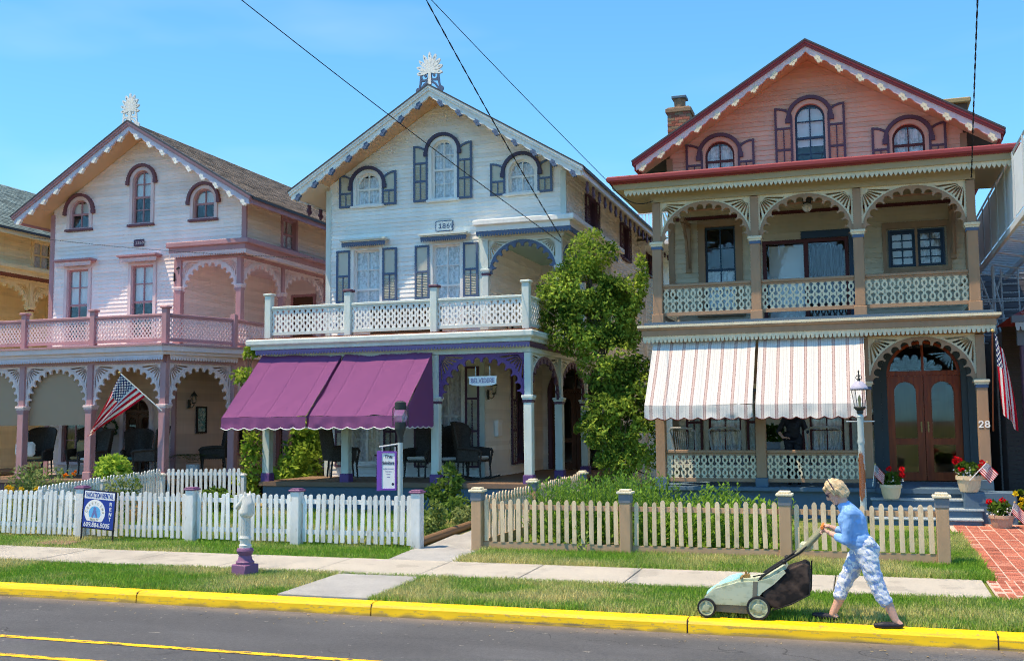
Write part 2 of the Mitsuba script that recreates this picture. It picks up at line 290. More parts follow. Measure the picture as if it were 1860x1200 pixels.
# ------------------------------------------------------------------ house parts
def opening(uc, v0, w, h, arch):
    r = w / 2
    if not arch: return sbox(uc - r, v0, uc + r, v0 + h)
    return unary_union([sbox(uc - r, v0, uc + r, v0 + h - r), Point(uc, v0 + h - r).buffer(r, 14)])
def siding(parent, poly, F, mats, e=.115, holes=None):
    if holes is not None: poly = poly.difference(holes)
    u0, v0, u1, v1 = poly.bounds; v0 = math.floor(v0 / e) * e
    for k in range(int((v1 - v0) / e) + 1):
        z = v0 + k * e
        for g in geoms(poly.intersection(sbox(u0 - 1, z, u1 + 1, z + e))):
            if g.area < .004: continue
            m = trimesh.creation.extrude_polygon(g, 1.0, engine='earcut'); v = m.vertices.copy(); w = random.uniform(-.002, .003)
            v[:, 2] = np.where(v[:, 2] > .5, .024 + w - .020 * (v[:, 1] - z) / e, -.008); m.vertices = v
            add(parent, 'siding_board', m, random.choice(mats), F)
def window(H, F, uc, v0, w, h, arch, casing, sash, hood=None, hmat=None, hval=None, curtain='lace', cw=.10, rows=2, sill=True, n0=0.0, kind='window', half=.55, bars=1, smat=None):
    op = opening(uc, v0, w, h, arch); r = w / 2
    out = op.buffer(cw, join_style=2) if not arch else op.buffer(cw, 10)
    out = out.intersection(sbox(uc - 5, v0 - .02, uc + 5, v0 + h + 1))
    W = add(H, kind, ex(out.difference(op), n0 - .12, n0 + .05), casing, F)
    inner = op.buffer(-.045, join_style=2)
    mid = v0 + h * .5
    cut = [sbox(uc - r, mid - .028, uc + r, mid + .028), sbox(uc - .014, v0, uc + .014, v0 + h)]
    if bars: cut += [sbox(uc - r, v0 + h * .26 - .011, uc + r, v0 + h * .26 + .011), sbox(uc - r, v0 + h * .75 - .011, uc + r, v0 + h * .75 + .011)]
    bar = unary_union([op.difference(inner)] + [c.intersection(op) for c in cut])
    add(W, 'sash', ex(bar, n0 - .095, n0 - .05), sash, F)
    ed = [v0, v0 + h * .26, mid, v0 + h * .75, v0 + h] if bars else [v0, mid, v0 + h]
    for a, b in zip(ed[:-1], ed[1:]):
        for q0, q1 in ((uc - r, uc), (uc, uc + r)):
            g = inner.intersection(sbox(q0, a, q1, b))
            if g.area > .004: add(W, 'pane', flat(g, n0 - .072), 'glass', F)
    if sill: add(W, 'sill', rb(uc - r - cw - .04, uc + r + cw + .04, v0 - .085, v0 - .02, n0 - .1, n0 + .10, .012), smat or (casing if hmat is None else hmat), F)
    add(W, 'reveal', ex(op.buffer(.03, join_style=2).difference(op.buffer(-.002, join_style=2)), n0 - .5, n0 - .12), 'interior', F)
    if curtain:
        lo = v0 if curtain == 'lace' else v0 + h * (1 - half) if curtain == 'blind' else v0
        hi = v0 + h if curtain != 'half' else v0 + h * half
        ph = random.uniform(0, 6)
        m, uv = sheet(lambda s, t: (uc - r + .02 + s * (w - .04), lo + t * (hi - lo - (.25 * r if arch else 0)), n0 - .125 + (.022 if curtain != 'blind' else 0) * np.sin(s * 30 + ph) + .01 * np.sin(s * 11 + ph * 2)), 36, 3)
        add(W, 'curtain', m, 'blind' if curtain == 'blind' else 'lace', F, smooth=True)
    if hood == 'arch':
        c = Point(uc, v0 + h - r)
        ring = c.buffer(r + cw + .085, 20).difference(c.buffer(r + cw + .004, 20)).intersection(sbox(uc - 3, v0 + h - r, uc + 3, v0 + h + 3))
        feet = unary_union([sbox(uc + s * (r + cw + .045) - .06, v0 + h - r - .09, uc + s * (r + cw + .045) + .06, v0 + h - r + .02) for s in (-1, 1)])
        add(W, 'hood', ex(unary_union([ring, feet]).difference(out), n0, n0 + .11), hmat, F)
    if hood == 'flat':
        b = v0 + h + cw
        add(W, 'hood', cat([bb(uc - r - .28, uc + r + .28, b + .12, b + .17, n0, n0 + .34), bb(uc - r - .24, uc + r + .24, b + .09, b + .118, n0, n0 + .29)]), hmat, F)
        add(W, 'hood_valance', ex(scallop(uc - r - .25, uc + r + .25, b + .088, .12, .06, 'round'), n0 + .24, n0 + .262), hval or hmat, F)
    return op
def scallop(u0, u1, vt, h, pitch, style):
    n = max(1, round((u1 - u0) / pitch)); p = (u1 - u0) / n; out = [sbox(u0, vt - h * .5, u1, vt)]
    for i in range(n):
        c = u0 + (i + .5) * p
        if style == 'round': out.append(unary_union([sbox(c - p * .38, vt - h * .75, c + p * .38, vt - h * .4), affinity.scale(Point(c, vt - h * .72).buffer(p * .38, 3), 1, h * .28 / (p * .38), origin=(c, vt - h * .72))]))
        else: out.append(Polygon([(c - p * .46, vt - h * .45), (c - p * .40, vt - h * .65), (c, vt - h), (c + p * .40, vt - h * .65), (c + p * .46, vt - h * .45)]))
    return unary_union(out)
def shutter(H, F, u0, u1, v0, v1, q, fm, pm, n0=.026):
    if q:
        dv = min((u1 - u0) * .62, (v1 - v0) * .45); a = np.linspace(0, math.pi / 2, 9)
        c = [((u0 + (u1 - u0) * math.sin(t)) if q == 'L' else (u1 - (u1 - u0) * math.sin(t)), v1 - dv + dv * math.cos(t)) for t in a]
        o = Polygon([(u0, v0)] + (c if q == 'L' else [(u0, v1 - dv)] + c[::-1][1:]) + [(u1, v0)]).buffer(0)
    else: o = sbox(u0, v0, u1, v1)
    inn = o.buffer(-.05, join_style=2); H1 = v1 - v0; uc = (u0 + u1) / 2
    rails = [sbox(u0, v0 + H1 * f - .025, u1, v0 + H1 * f + .025) for f in ((.42,) if H1 < 1 else (.36, .68))]
    low = [sbox(uc - .012, v0, uc + .012, v0 + H1 * (.42 if H1 < 1 else .68))]
    S = add(H, 'shutter', ex(unary_union([o.difference(inn)] + [r.intersection(o) for r in rails + low]), n0, n0 + .05), fm, F)
    add(S, 'panel', ex(o.buffer(-.03, join_style=2), n0 + .006, n0 + .020), pm, F)
    lv = []; vv = v0 + .07
    top = v0 + H1 * (.40 if H1 < 1 else .64)
    while vv < top:
        for a, b in ((u0 + .055, uc - .016), (uc + .016, u1 - .055)):
            m = bb(a, b, -.004, .004, -.016, .016); m.apply_transform(trimesh.transformations.rotation_matrix(.7, [1, 0, 0])); m.apply_translation([0, vv, n0 + .030]); lv.append(m)
        vv += .042
    add(S, 'louvre', cat(lv), pm, F, kindof='stuff')
def post(H, x, y, z0, zc, zt, w, ms, mc, mp, band=None, ph=.2):
    P = add(H, 'porch_post', cat([rb(x - w / 2, x + w / 2, y - w / 2, y + w / 2, z0 + ph, zc, .012), bb(x - w * .40, x + w * .40, y - w * .40, y + w * .40, zc, zt)]), ms)
    add(P, 'capital', cat([rb(x - w * .72, x + w * .72, y - w * .72, y + w * .72, zc + .05, zc + .11, .01), bb(x - w * .62, x + w * .62, y - w * .62, y + w * .62, zc + .012, zc + .05)]), mc)
    add(P, 'neck_band', bb(x - w * .56, x + w * .56, y - w * .56, y + w * .56, zc - .05, zc + .012), band or mc)
    add(P, 'plinth', rb(x - w * .62, x + w * .62, y - w * .62, y + w * .62, z0, z0 + ph, .012), mp)
def ell(uc, vc, rx, rz, n=24): return affinity.scale(Point(uc, vc).buffer(1, n), rx, rz, origin=(uc, vc))
def spandrel(H, F, u0, u1, vc, vt, mb, mf, n=.03, nb=11):
    w = u1 - u0; uc = (u0 + u1) / 2; v0 = vc + .06; rx, rz = w / 2 - .07, vt - v0 - .09
    bites = []
    for i in range(nb + 1):
        a = math.pi * i / nb; bites.append(Point(uc + (rx - .072) * math.cos(a), v0 + (rz - .072) * math.sin(a)).buffer(.068 * min(1.25, w / 1.9 + .1), 7))
    op = unary_union([ell(uc, v0, rx - .10, rz - .10), sbox(uc - rx + .07, vc - 1, uc + rx - .07, v0)] + bites)
    rect = sbox(u0, vc + .0, u1, vt); full = rect.difference(op)
    big = unary_union([ell(uc, v0, rx + .055, rz + .06), sbox(u0, vc - 1, u1, v0 + .12)])
    fan = full.difference(big); band = full.intersection(big)
    pet = []
    for s, cu in ((1, u0), (-1, u1)):
        for k in range(7):
            a = math.radians(5 + 13.3 * k); L = .115 + .075 * abs(k - 3)
            e = affinity.rotate(ell(cu + s * (.13 + L), vt - .045, L, .020, 8), -s * math.degrees(a), origin=(cu + s * .03, vt - .03)); pet.append(e)
    fan = fan.difference(unary_union(pet).intersection(fan.buffer(-.032)))
    B = add(H, 'arch_bracket', ex(band, -n, n), mb, F)
    if fan.area > .003: add(B, 'fan', ex(fan, -n * .6, n * .6), mf, F)
BAL = {}
def baluster(h, p, style):
    k = (round(h, 3), round(p, 3), style)
    if k not in BAL:
        b = p * .5
        if style == 'lattice':
            s = unary_union([LineString([(-b, h * a), (b, h * (a + .25))]).buffer(p * .10, cap_style=2) for a in (0, .25, .5, .75)] + [LineString([(b, h * a), (-b, h * (a + .25))]).buffer(p * .10, cap_style=2) for a in (0, .25, .5, .75)] + [Point(0, h * a).buffer(p * .26, 4) for a in (.125, .375, .625, .875)])
            s = s.intersection(sbox(-b, 0, b, h))
        else:
            so = 1.12 if style == 'solid' else 1.0; bulb = lambda vc: ell(0, vc, b * .84 * so, h * .155 * so, 8)
            s = unary_union([bulb(h * .22), bulb(h * .78), sbox(-b * (.62 if style == 'solid' else .40), h * .02, b * (.62 if style == 'solid' else .40), h * .98), sbox(-b * .62, 0, b * .62, h * .05), sbox(-b * .62, h * .95, b * .62, h), Polygon([(-b, h * .47), (-b * .3, h * .40), (b * .3, h * .40), (b, h * .47), (b, h * .53), (b * .3, h * .60), (-b * .3, h * .60), (-b, h * .53)])])
            s = s.difference(unary_union([ell(0, h * .23, b * .34, h * .085, 6), ell(0, h * .77, b * .34, h * .085, 6), Point(0, h * .46).buffer(b * .22, 3), Point(0, h * .54).buffer(b * .22, 3), sbox(-b * .09, h * .45, b * .09, h * .55)]))
        BAL[k] = mikit.ply(ex(s, -.014, .014))
    return BAL[k]
def railing(H, F, u0, u1, v0, v1, mr, mb, pitch, style='bulb', n=0.0):
    R = add(H, 'railing', cat([rb(u0, u1, v1, v1 + .06, n - .055, n + .055, .01), bb(u0, u1, v1 - .045, v1 - .002, n - .025, n + .025)]), mr, F)
    add(R, 'bottom_rail', bb(u0, u1, v0 - .075, v0, n - .03, n + .03), mr, F)
    k = max(1, round((u1 - u0) / pitch)); p = (u1 - u0) / k; B = baluster(v1 - v0 - .04, p, style)
    for i in range(k):
        Mx = np.eye(4); Mx[:3, 3] = [u0 + (i + .5) * p, v0, n + (.0015 if i % 2 else -.0015)]
        add(R, 'baluster', B, mb, F @ Mx)
def barge(H, xc, Y, top, tip, hw, mold, board, drop, n=8, bw=.20, back=24.38):
    F = FRONT(Y); sl = (top - tip) / hw
    for s in (-1, 1):
        def sh(poly): return affinity.affine_transform(poly, [s, 0, -sl, 1, xc, top])    # (a, v): a from ridge outwards
        add(H, 'rake_moulding', cat([ex(sh(sbox(0, -.11, hw + .05, .005)), -.06, .075), ex(sh(sbox(0, -.045, hw + .07, .004)), -.055, .10)]), mold, F); add(H, 'roof_edge', ex(sh(sbox(0, .0055, hw + .09, .045)), -.06, .115), 'tarpaper', F)
        sc = [sbox(0.0, -.11 - bw, hw, -.108)]; L = hw / n
        for i in range(n):
            a = (i + .5) * L
            sc.append(Polygon([(a - .5 * L, -.11 - bw + .01), (a - .30 * L, -.11 - bw - .035), (a + .30 * L, -.11 - bw - .035), (a + .5 * L, -.11 - bw + .01)]))
        add(H, 'bargeboard', ex(sh(unary_union(sc)), -.03, .03), board, F)
        for i in range(n):
            a = (i + .62) * L; v = -.11 - bw
            d = unary_union([sbox(a - .045, v - .05, a + .045, v + .03), Point(a - .052, v - .055).buffer(.034, 4), Point(a + .052, v - .055).buffer(.034, 4), Point(a, v - .095).buffer(.036, 5)])
            add(H, 'bargeboard_drop', ex(sh(d), -.035, .055), drop, F)
        add(H, 'rake_soffit', ex(sh(sbox(.0, -.16, hw, -.115)), -(back - Y), -.061), 'soffit_tan', F)
def finial(H, x, y, z, m1, m2, s=1.0, sx=.85):
    F = FRONT(y)
    st = [Polygon([(-.07, 0), (.07, 0), (.045, .5), (-.045, .5)])]; holes = []
    for k in range(-4, 5):
        a = math.radians(k * 24); L = .56 - .028 * abs(k)
        st.append(affinity.rotate(ell(0, .45 + L * .55, .067, L * .52, 8), -math.degrees(a), origin=(0, .42)))
        holes += [affinity.rotate(ell(0, .45 + L * .80, .022, .05, 5), -math.degrees(a), origin=(0, .42)), affinity.rotate(ell(0, .42 + L * .62, .010, .10, 5), -math.degrees(a + .21), origin=(0, .42))]
    p = unary_union(st + [Point(0, .53).buffer(.17)]).difference(unary_union(holes))
    sc = lambda g: affinity.translate(affinity.scale(g, s * sx, s, origin=(0, 0)), x, z)
    R = add(H, 'finial', ex(sc(p), -.03, .03), m1, F)
    ar = []
    for q in (-1, 1):
        ar += [Point(q * .20, .30).buffer(.155, 10).difference(Point(q * .19, .285).buffer(.115, 8)).union(Point(q * .17, .29).buffer(.045, 6)), LineString([(q * .34, .34), (q * .37, .05), (q * .42, -.14)]).buffer(.035), Point(q * .46, -.16).buffer(.09, 8), LineString([(q * .10, .08), (q * .22, .02), (q * .40, -.20)]).buffer(.035), LineString([(q * .1, .16), (q * .3, .14)]).buffer(.03)]
    add(R, 'scroll', ex(sc(unary_union(ar)), -.022, .022), m2, F)
def roof(H, xc, Y0, Y1, top, tip, hw, mat, shing=None, fascia='white_trim'):
    sl = (top - tip) / hw
    for s in (-1, 1):
        pts = [(xc, top + .02), (xc + s * (hw + .10), tip + .02 - .06), (xc + s * (hw + .10), tip - .10), (xc, top - .10)]
        m = ex(Polygon(pts), -Y1, -Y0 - .005)
        R = add(H, 'roof', m, mat, frame((0, 0, 0), (1, 0, 0), (0, -1, 0)))
        if shing and s == 1:
            d = np.array([hw, 0, tip - top]); L = np.linalg.norm(d); d /= L; nn = np.array([-d[2], 0, d[0]]); e = .15; rows = int(L / e)
            V, Fc, C = [], [], []; base = bb(0, 1, 0, 1, 0, 1)
            for r in range(rows + 1):
                y = Y0 - random.uniform(0, .2)
                while y < Y1:
                    w = random.uniform(.18, .34); a0, a1 = r * e, min(r * e + e + .03, L + .1); t = .012 + random.uniform(0, .006)
                    b = base.vertices
                    P = np.array([xc, 0, top + .021]) + np.outer(a0 + (a1 - a0) * b[:, 0], d) + np.outer(b[:, 2] * (.004 + t * b[:, 0]), nn)
                    P[:, 1] = np.clip(y + .006 + b[:, 1] * (w - .012), Y0 - .005, Y1)
                    Fc.append(base.faces + 8 * len(V)); V.append(P); k = random.uniform(.6, 1.3); C.append(np.tile(np.array(shing) * k, (8, 1))); y += w
            add(R, 'shingles', trimesh.Trimesh(np.vstack(V), np.vstack(Fc), process=False), 'vcol', kindof='stuff', color=np.vstack(C))
        add(H, 'eave_fascia', ex(sbox(Y0 + .02, tip - .22, Y1, tip - .045), -.03, .03), fascia, frame((xc + s * (hw + .02), 0, 0), (0, 1, 0), (1, 0, 0)))
def rocker(label, x, y, z, rz, mat='wicker', cush='cushion', group='wicker chairs on the porches', scale=1.0, rock=True, hoop=False):
    t = thing('wicker_chair', label, 'chair', group); Mx = shift(x, y, z, rz) @ np.diag([scale, scale, scale, 1])
    add(t, 'seat', rb(-.27, .27, -.26, .26, .38, .43, .015), mat, Mx)
    add(t, 'cushion', rb(-.24, .24, -.25, .20, .43, .50, .03), cush, Mx)
    a = np.linspace(-1, 1, 13)
    m, uv = sheet(lambda s, q: ((s - .5) * (.54 + .16 * q), .26 + .12 * q + .10 * (1 - (2 * s - 1) ** 2) - .1 * (2 * s - 1) ** 2, .40 + q * (.72 + .08 * (1 - (2 * s - 1) ** 4))), 15, 9)
    m2 = m.copy(); m2.vertices = m2.vertices + [0, .035, 0]; m.invert()
    m.invert(); m2.invert(); rim = np.vstack([m.vertices.reshape(15, 9, 3)[0, :], m.vertices.reshape(15, 9, 3)[1:-1, -1], m.vertices.reshape(15, 9, 3)[-1, ::-1]]) + [0, .017, 0]
    sp_ = [tube([(q * .05, .26 + .02, .43), (q * .058, .37, 1.12)], .009, 5) for q in (-3, -2, -1, 0, 1, 2, 3)]
    bk = add(t, 'backrest', cat(([] if not hoop else sp_) + ([] if hoop else [m, m2]) + [tube(rim, .024, 6)]), mat, Mx)
    for s in (-1, 1):
        add(t, 'armrest', cat([tube([(s * .30, .24, .66), (s * .34, 0, .66), (s * .33, -.26, .63), (s * .29, -.30, .57)], .032, 6), tube([(s * .29, -.29, .58), (s * .27, -.25, .30)], .022, 6), bb(s * .30 - .008, s * .30 + .008, -.24, .24, .40, .64)]), mat, Mx)
        for q in (-1, 1): add(t, 'leg', tube([(s * .26, q * .24, .40), (s * .27, q * .27, .05)], .02, 6), mat, Mx)
        if rock: add(t, 'rocker', tube([(s * .27, -.48, .09), (s * .27, -.25, .035), (s * .27, .0, .02), (s * .27, .25, .035), (s * .27, .50, .10)], .02, 6), mat, Mx)
def table(label, x, y, z, r=.3, h=.55, mat='wicker', group=None):
    t = thing('side_table', label, 'table', group)
    add(t, 'table_top', lathe([(0, h - .03), (r, h - .03), (r, h), (0, h)], 20), mat, shift(x, y, z))
    add(t, 'shelf', lathe([(0, h * .3), (r * .75, h * .3), (r * .75, h * .3 + .02), (0, h * .3 + .02)], 16), mat, shift(x, y, z))
    for k in range(4):
        a = math.pi / 4 + k * math.pi / 2; add(t, 'leg', tube([(r * .75 * math.cos(a), r * .75 * math.sin(a), h - .03), (r * .8 * math.cos(a), r * .8 * math.sin(a), 0)], .018, 6), mat, shift(x, y, z))
def wall_lantern(label, x, y, z, dx, dy, mat='iron'):
    t = thing('wall_lantern', label, 'lamp'); Mx = shift(x, y, z, math.atan2(dx, -dy))
    add(t, 'bracket', cat([bb(-.05, .05, -.02, .0, -.12, .12), tube([(0, 0, -.05), (0, -.10, -.10), (0, -.16, -.04), (0, -.16, .0)], .012, 6)]), mat, Mx)
    add(t, 'lantern_body', cat([lathe([(.03, 0), (.06, .02), (.06, .035), (0, .035)], 6), lathe([(.10, .22), (.085, .25), (.03, .31), (.01, .36), (0, .37)], 6)] + [tube([(.05 * math.cos(a), .05 * math.sin(a), .03), (.085 * math.cos(a), .085 * math.sin(a), .23)], .007, 4) for a in np.arange(6) * math.pi / 3]), mat, Mx @ shift(0, -.16, 0))
    add(t, 'lantern_glass', lathe([(.044, .035), (.078, .22)], 6), 'glass', Mx @ shift(0, -.16, 0))
# ------------------------------------------------------------------ the four cottages
YW, YP, YI, YB, ZF, Z2 = 24.4, 22.0, 29.4, 40.0, .95, 4.35
def box_walls(H, xc, wall, tip_z=8.6):
    hw = 3.22
    add(H, 'side_wall', bb(xc - hw - .01, xc - hw + .12, YW + .15, YB, .2, tip_z), wall)
    add(H, 'back_wall', ex(Polygon([(xc - hw, .2), (xc + hw, .2), (xc + hw, tip_z), (xc, 10.5), (xc - hw, tip_z)]), -.1, .0), wall, FRONT(YB - .1))
    add(H, 'floor', bb(xc - hw + .13, xc + hw - .13, YW + .16, YB - .2, 4.1, 4.3), 'interior')
def deck(H, x0, x1, floor, ceil, skirt, zc=4.02):
    add(H, 'porch_floor', bb(x0 - .12, x1 + .12, YP - .18, YW - .005, ZF - .09, ZF), floor)
    add(H, 'porch_skirt', bb(x0 - .06, x1 + .06, YP - .10, YP - .04, .2, ZF - .09), skirt)
    add(H, 'porch_ceiling', bb(x0, x1, YP, YW - .01, zc - .03, zc), ceil)
def plank_floor(H, x0, x1, mat):
    n = 18
    for i in range(n):
        a = YP - .17 + i * (YW - YP + .15) / n; add(H, 'floor_plank', bb(x0 - .1, x1 + .1, a + .003, a + (YW - YP + .15) / n - .003, ZF, ZF + .012), mat)
def double_door(H, F, uc, v0, w, h, wood, glass_lo=True, casing='plum'):
    r = w / 2; op = opening(uc, v0, w, h, True); D = add(H, 'door_frame', ex(op.buffer(.12).intersection(sbox(uc - 3, v0, uc + 3, v0 + h + 1)).difference(op), -.12, .06), casing, F)
    hl = h - r
    add(D, 'transom', ex(op.intersection(sbox(uc - 3, v0 + hl, uc + 3, v0 + h + 1)).difference(op.buffer(-.06).intersection(sbox(uc - 3, v0 + hl + .10, uc + 3, v0 + h))).union(sbox(uc - .025, v0 + hl, uc + .025, v0 + h - .02)), -.12, -.03), wood, F)
    add(D, 'transom_glass', flat(op.buffer(-.05).intersection(sbox(uc - 3, v0 + hl + .09, uc + 3, v0 + h)), -.08), 'glass', F)
    for s in (-1, 1):
        a, b = (uc - r, uc - .006) if s < 0 else (uc + .006, uc + r)
        lf = sbox(a, v0, b, v0 + hl - .005); c = (a + b) / 2; gw = (b - a) * .60
        g1 = opening(c, v0 + hl * .40, gw, hl * .54, True); g2 = sbox(c - gw / 2, v0 + hl * .08, c + gw / 2, v0 + hl * .34)
        lf2 = lf.difference(unary_union([g1, g2]))
        L = add(H, 'door', ex(lf2, -.115, -.06), wood, F)
        add(L, 'door_pane', flat(g1.buffer(.01), -.09), 'glass', F); add(L, 'lower_pane', flat(g2.buffer(.01), -.092), 'glass', F)
        add(L, 'door_handle', cat([bb(uc + s * .07 - .015, uc + s * .07 + .015, v0 + hl * .46, v0 + hl * .56, -.06, -.045), tube([(uc + s * .07, v0 + hl * .47, -.05), (uc + s * .07, v0 + hl * .47, -.0), (uc + s * .07, v0 + hl * .55, -.0), (uc + s * .07, v0 + hl * .55, -.05)], .010, 6)]), 'brass', F)
    return op.buffer(.02)
def inset_cottage(H, xc, S):
    hw, ui, F = 3.22, 1.1, FRONT(YW)
    wall = Polygon([(xc - hw, .25), (xc + ui, .25), (xc + ui, 6.95), (xc + hw, 6.95), (xc + hw, 8.6), (xc, 10.56), (xc - hw, 8.6)])
    ops = []
    wk = dict(casing=S['casing'], sash=S['sash'], smat=S.get('smat'), curtain=S.get('curtain', 'lace'), half=.52)
    full = S['front']
    if full:
        ops.append(window(H, F, xc + S['cx'], 8.0, .62, 1.52, True, hood='arch', hmat=S['hood'], **wk))
        for dx in S['ax']: ops.append(window(H, F, xc + dx, 8.0, .68, .83, True, hood='arch', hmat=S['hood'], bars=0, **wk))
        for dx in S['wx']: ops.append(window(H, F, xc + dx, 4.75, .74, 2.05, False, hood='flat', hmat=S['hoodtop'], hval=S['hood2'], **wk))
        for i, dx in enumerate(S['wx']):
            if S.get('door1') is None or i == 0: ops.append(window(H, F, xc + dx, 1.30, .78, 2.35, False, hood=None, hmat=S['casing'], **wk))
    hole = unary_union([o.buffer(.012) for o in ops]) if ops else None
    if S.get('door1'):
        d = double_door(H, F, xc + S['door1'], ZF + .02, .86, 2.1, 'dark_wood', casing=S['casing']); hole = hole.union(d)
    w0 = wall.difference(hole) if hole is not None else wall
    WL = add(H, 'wall', ex(w0, -.14, 0), S['side'][0], F)
    if full:
        trim = unary_union([o.buffer(.10, join_style=2) for o in ops])
        if S.get('door1'): trim = trim.union(hole.buffer(.1))
        sd_ = wall.buffer(-.03).difference(trim); lo_ = sbox(xc - 9, 0, xc + 9, 4.14)
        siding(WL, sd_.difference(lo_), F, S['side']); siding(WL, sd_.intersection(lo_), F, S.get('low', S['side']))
        for u in (xc - hw, xc + hw): add(H, 'corner_board', ex(sbox(u - .07, .25 if u < xc else 6.96, u + .07, 8.45), -.03, .045), S['corner'], F)
        add(H, 'corner_board', ex(sbox(xc + ui - .10, .95, xc + ui + .03, 6.9), -.03, .042), S['corner'], F)
    # the corner porch cut into the right-hand side
    FI, FB, FS = SIDE(xc + ui), FRONT(YI), SIDE(xc + hw)
    iw = sbox(YW + .001, .25, YI, 6.95); iop = []
    for yc, z0, w, h in S['inner']:
        iop.append(window(H, FI, yc, z0, w, h, False, casing=S['dark_casing'], sash=S['dark_casing'], hood=None, curtain=None, bars=0))
    ih = unary_union([o.buffer(.012) for o in iop]) if iop else Polygon()
    W2 = add(H, 'inner_wall', ex(iw.difference(ih), -.12, 0), S['side'][0], FI)
    s2_ = iw.difference(unary_union([o.buffer(.1, join_style=2) for o in iop]) if iop else Polygon()); lo_ = sbox(0, 0, 99, 4.14)
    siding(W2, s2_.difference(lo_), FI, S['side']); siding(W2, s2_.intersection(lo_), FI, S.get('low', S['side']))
    bd = double_door(H, FB, xc + 2.1, ZF + .02, 1.4, 2.9, 'dark_wood', casing=S['dark_casing'])
    bw_ = sbox(xc + ui, .25, xc + hw, 6.95)
    W3 = add(H, 'back_porch_wall', ex(bw_.difference(bd), -.12, 0), S['side'][0], FB)
    siding(W3, bw_.difference(bd.buffer(.1)).difference(sbox(xc + 1.75, 4.4, xc + 2.65, 6.42)), FB, S['side'])
    add(H, 'balcony_door', bb(xc + 1.85, xc + 2.55, 4.4, 6.35, -.02, .05), 'dark_wood', FB); add(H, 'balcony_door_casing', ex(sbox(xc + 1.76, 4.4, xc + 2.64, 6.44).difference(sbox(xc + 1.84, 4.4, xc + 2.56, 6.36)), 0, .06), S['dark_casing'], FB)
    add(H, 'corner_porch_floor', bb(xc + ui + .002, xc + hw + .08, YW - .2, YI, 4.12, Z2 - .002), S['casing'])
    add(H, 'corner_porch_floor', bb(xc + ui + .002, xc + hw - .02, YW - .004, YI, ZF - .09, ZF), 'deck_grey')
    add(H, 'porch_ceiling', bb(xc + ui - .1, xc + hw, YW - .05, YI, 6.93, 6.99), S['ceil2'])
    sp = Polygon([(YW, 6.95), (YI, 6.95), (YI, .25), (YB, .25), (YB, 8.6), (YW, 8.6)]); sop = []
    for yc, z0, w, h in S['sidewin']:
        sop.append(window(H, FS, yc, z0, w, h, False, casing=S['dark_casing'], sash=S['side_sash'], hood=None, curtain='lace', bars=0))
        if S.get('side_shutter'):
            for q in (-1, 1): shutter(H, FS, yc + q * (w / 2 + .10 + .17) - .17, yc + q * (w / 2 + .27) + .17, z0 - .05, z0 + h + .05, None, 'plum', 'panel_cream')
    sh_ = unary_union([o.buffer(.012) for o in sop]) if sop else Polygon()
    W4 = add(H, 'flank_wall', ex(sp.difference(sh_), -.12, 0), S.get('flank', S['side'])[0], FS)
    siding(W4, sp.difference(unary_union([o.buffer(.1, join_style=2) for o in sop]) if sop else Polygon()).intersection(sbox(YW + .03, 0, 36, 8.5)), FS, S.get('flank', S['side']))
    # its cornice, columns and arches
    x3 = xc + hw - .12
    add(H, 'cornice', cat([rb(xc + ui - .12, xc + hw + .36, YW - .42, YI + .3, 7.16, 7.30, .02), bb(xc + ui - .06, xc + hw + .24, YW - .34, YI + .2, 7.02, 7.16)]), S['crown'])
    add(H, 'cornice_valance', ex(scallop(xc + ui - .06, xc + hw + .26, 7.02, .13, .075, 'round'), .30, .325), S['val2'], F)
    add(H, 'cornice_valance', ex(scallop(YW - .3, YI, 7.02, .13, .075, 'round'), .20, .225), S['val2'], FS)
    add(H, 'porch_beam', cat([bb(xc + ui, xc + hw + .02, YW - .10, YW + .04, 6.84, 7.02), bb(x3 - .07, x3 + .07, YW + .05, YI, 6.84, 7.02)]), S['post'])
    cols = [(xc + ui + .10, YW - .03), (x3, YW)] + [(x3, y) for y in (26.55, 29.1)]
    for x, y in cols: post(H, x, y, Z2, 6.0, 6.84, .17, S['post2'], S['cap'], S['post2'], S['capband'])
    spandrel(H, FRONT(YW - .02), cols[0][0] + .075, x3 - .07, 5.98, 6.84, S['band2'], S['fan2'])
    for a, b in ((YW + .08, 26.47), (26.63, 29.0)): spandrel(H, SIDE(x3), a, b, 5.98, 6.84, S['band2'], S['fan2'])
    box_walls(H, xc, S['side'][0])
    roof(H, xc, 23.6, YB + .5, 10.69, 8.33, 3.87, 'tarpaper', S['shing'], S['fascia'])
    barge(H, xc, 23.6, 10.69, 8.33, 3.87, S['rake'], S['barge'], S['drop'], S['nd'], S['bw'])
    for s in (-1, 1):
        add(H, 'eave_soffit', ex(Polygon([(xc + s * (hw + .01), 8.575), (xc + s * (hw + .63), 8.20), (xc + s * (hw + .63), 8.175), (xc + s * (hw + .01), 8.55)]), -YB, -23.65), S['soff'], FRONT(0))
        if S['rakebr']:
            for y in np.arange(24.4, 38, .62): add(H, 'eave_drop', ex(unary_union([sbox(y - .06, 7.93, y + .06, 8.12), Point(y - .07, 7.94).buffer(.045, 4), Point(y + .07, 7.94).buffer(.045, 4), Point(y, 7.88).buffer(.05, 5)]), -.02, .02), S['rakebr'], SIDE(xc + s * (hw + .60)))

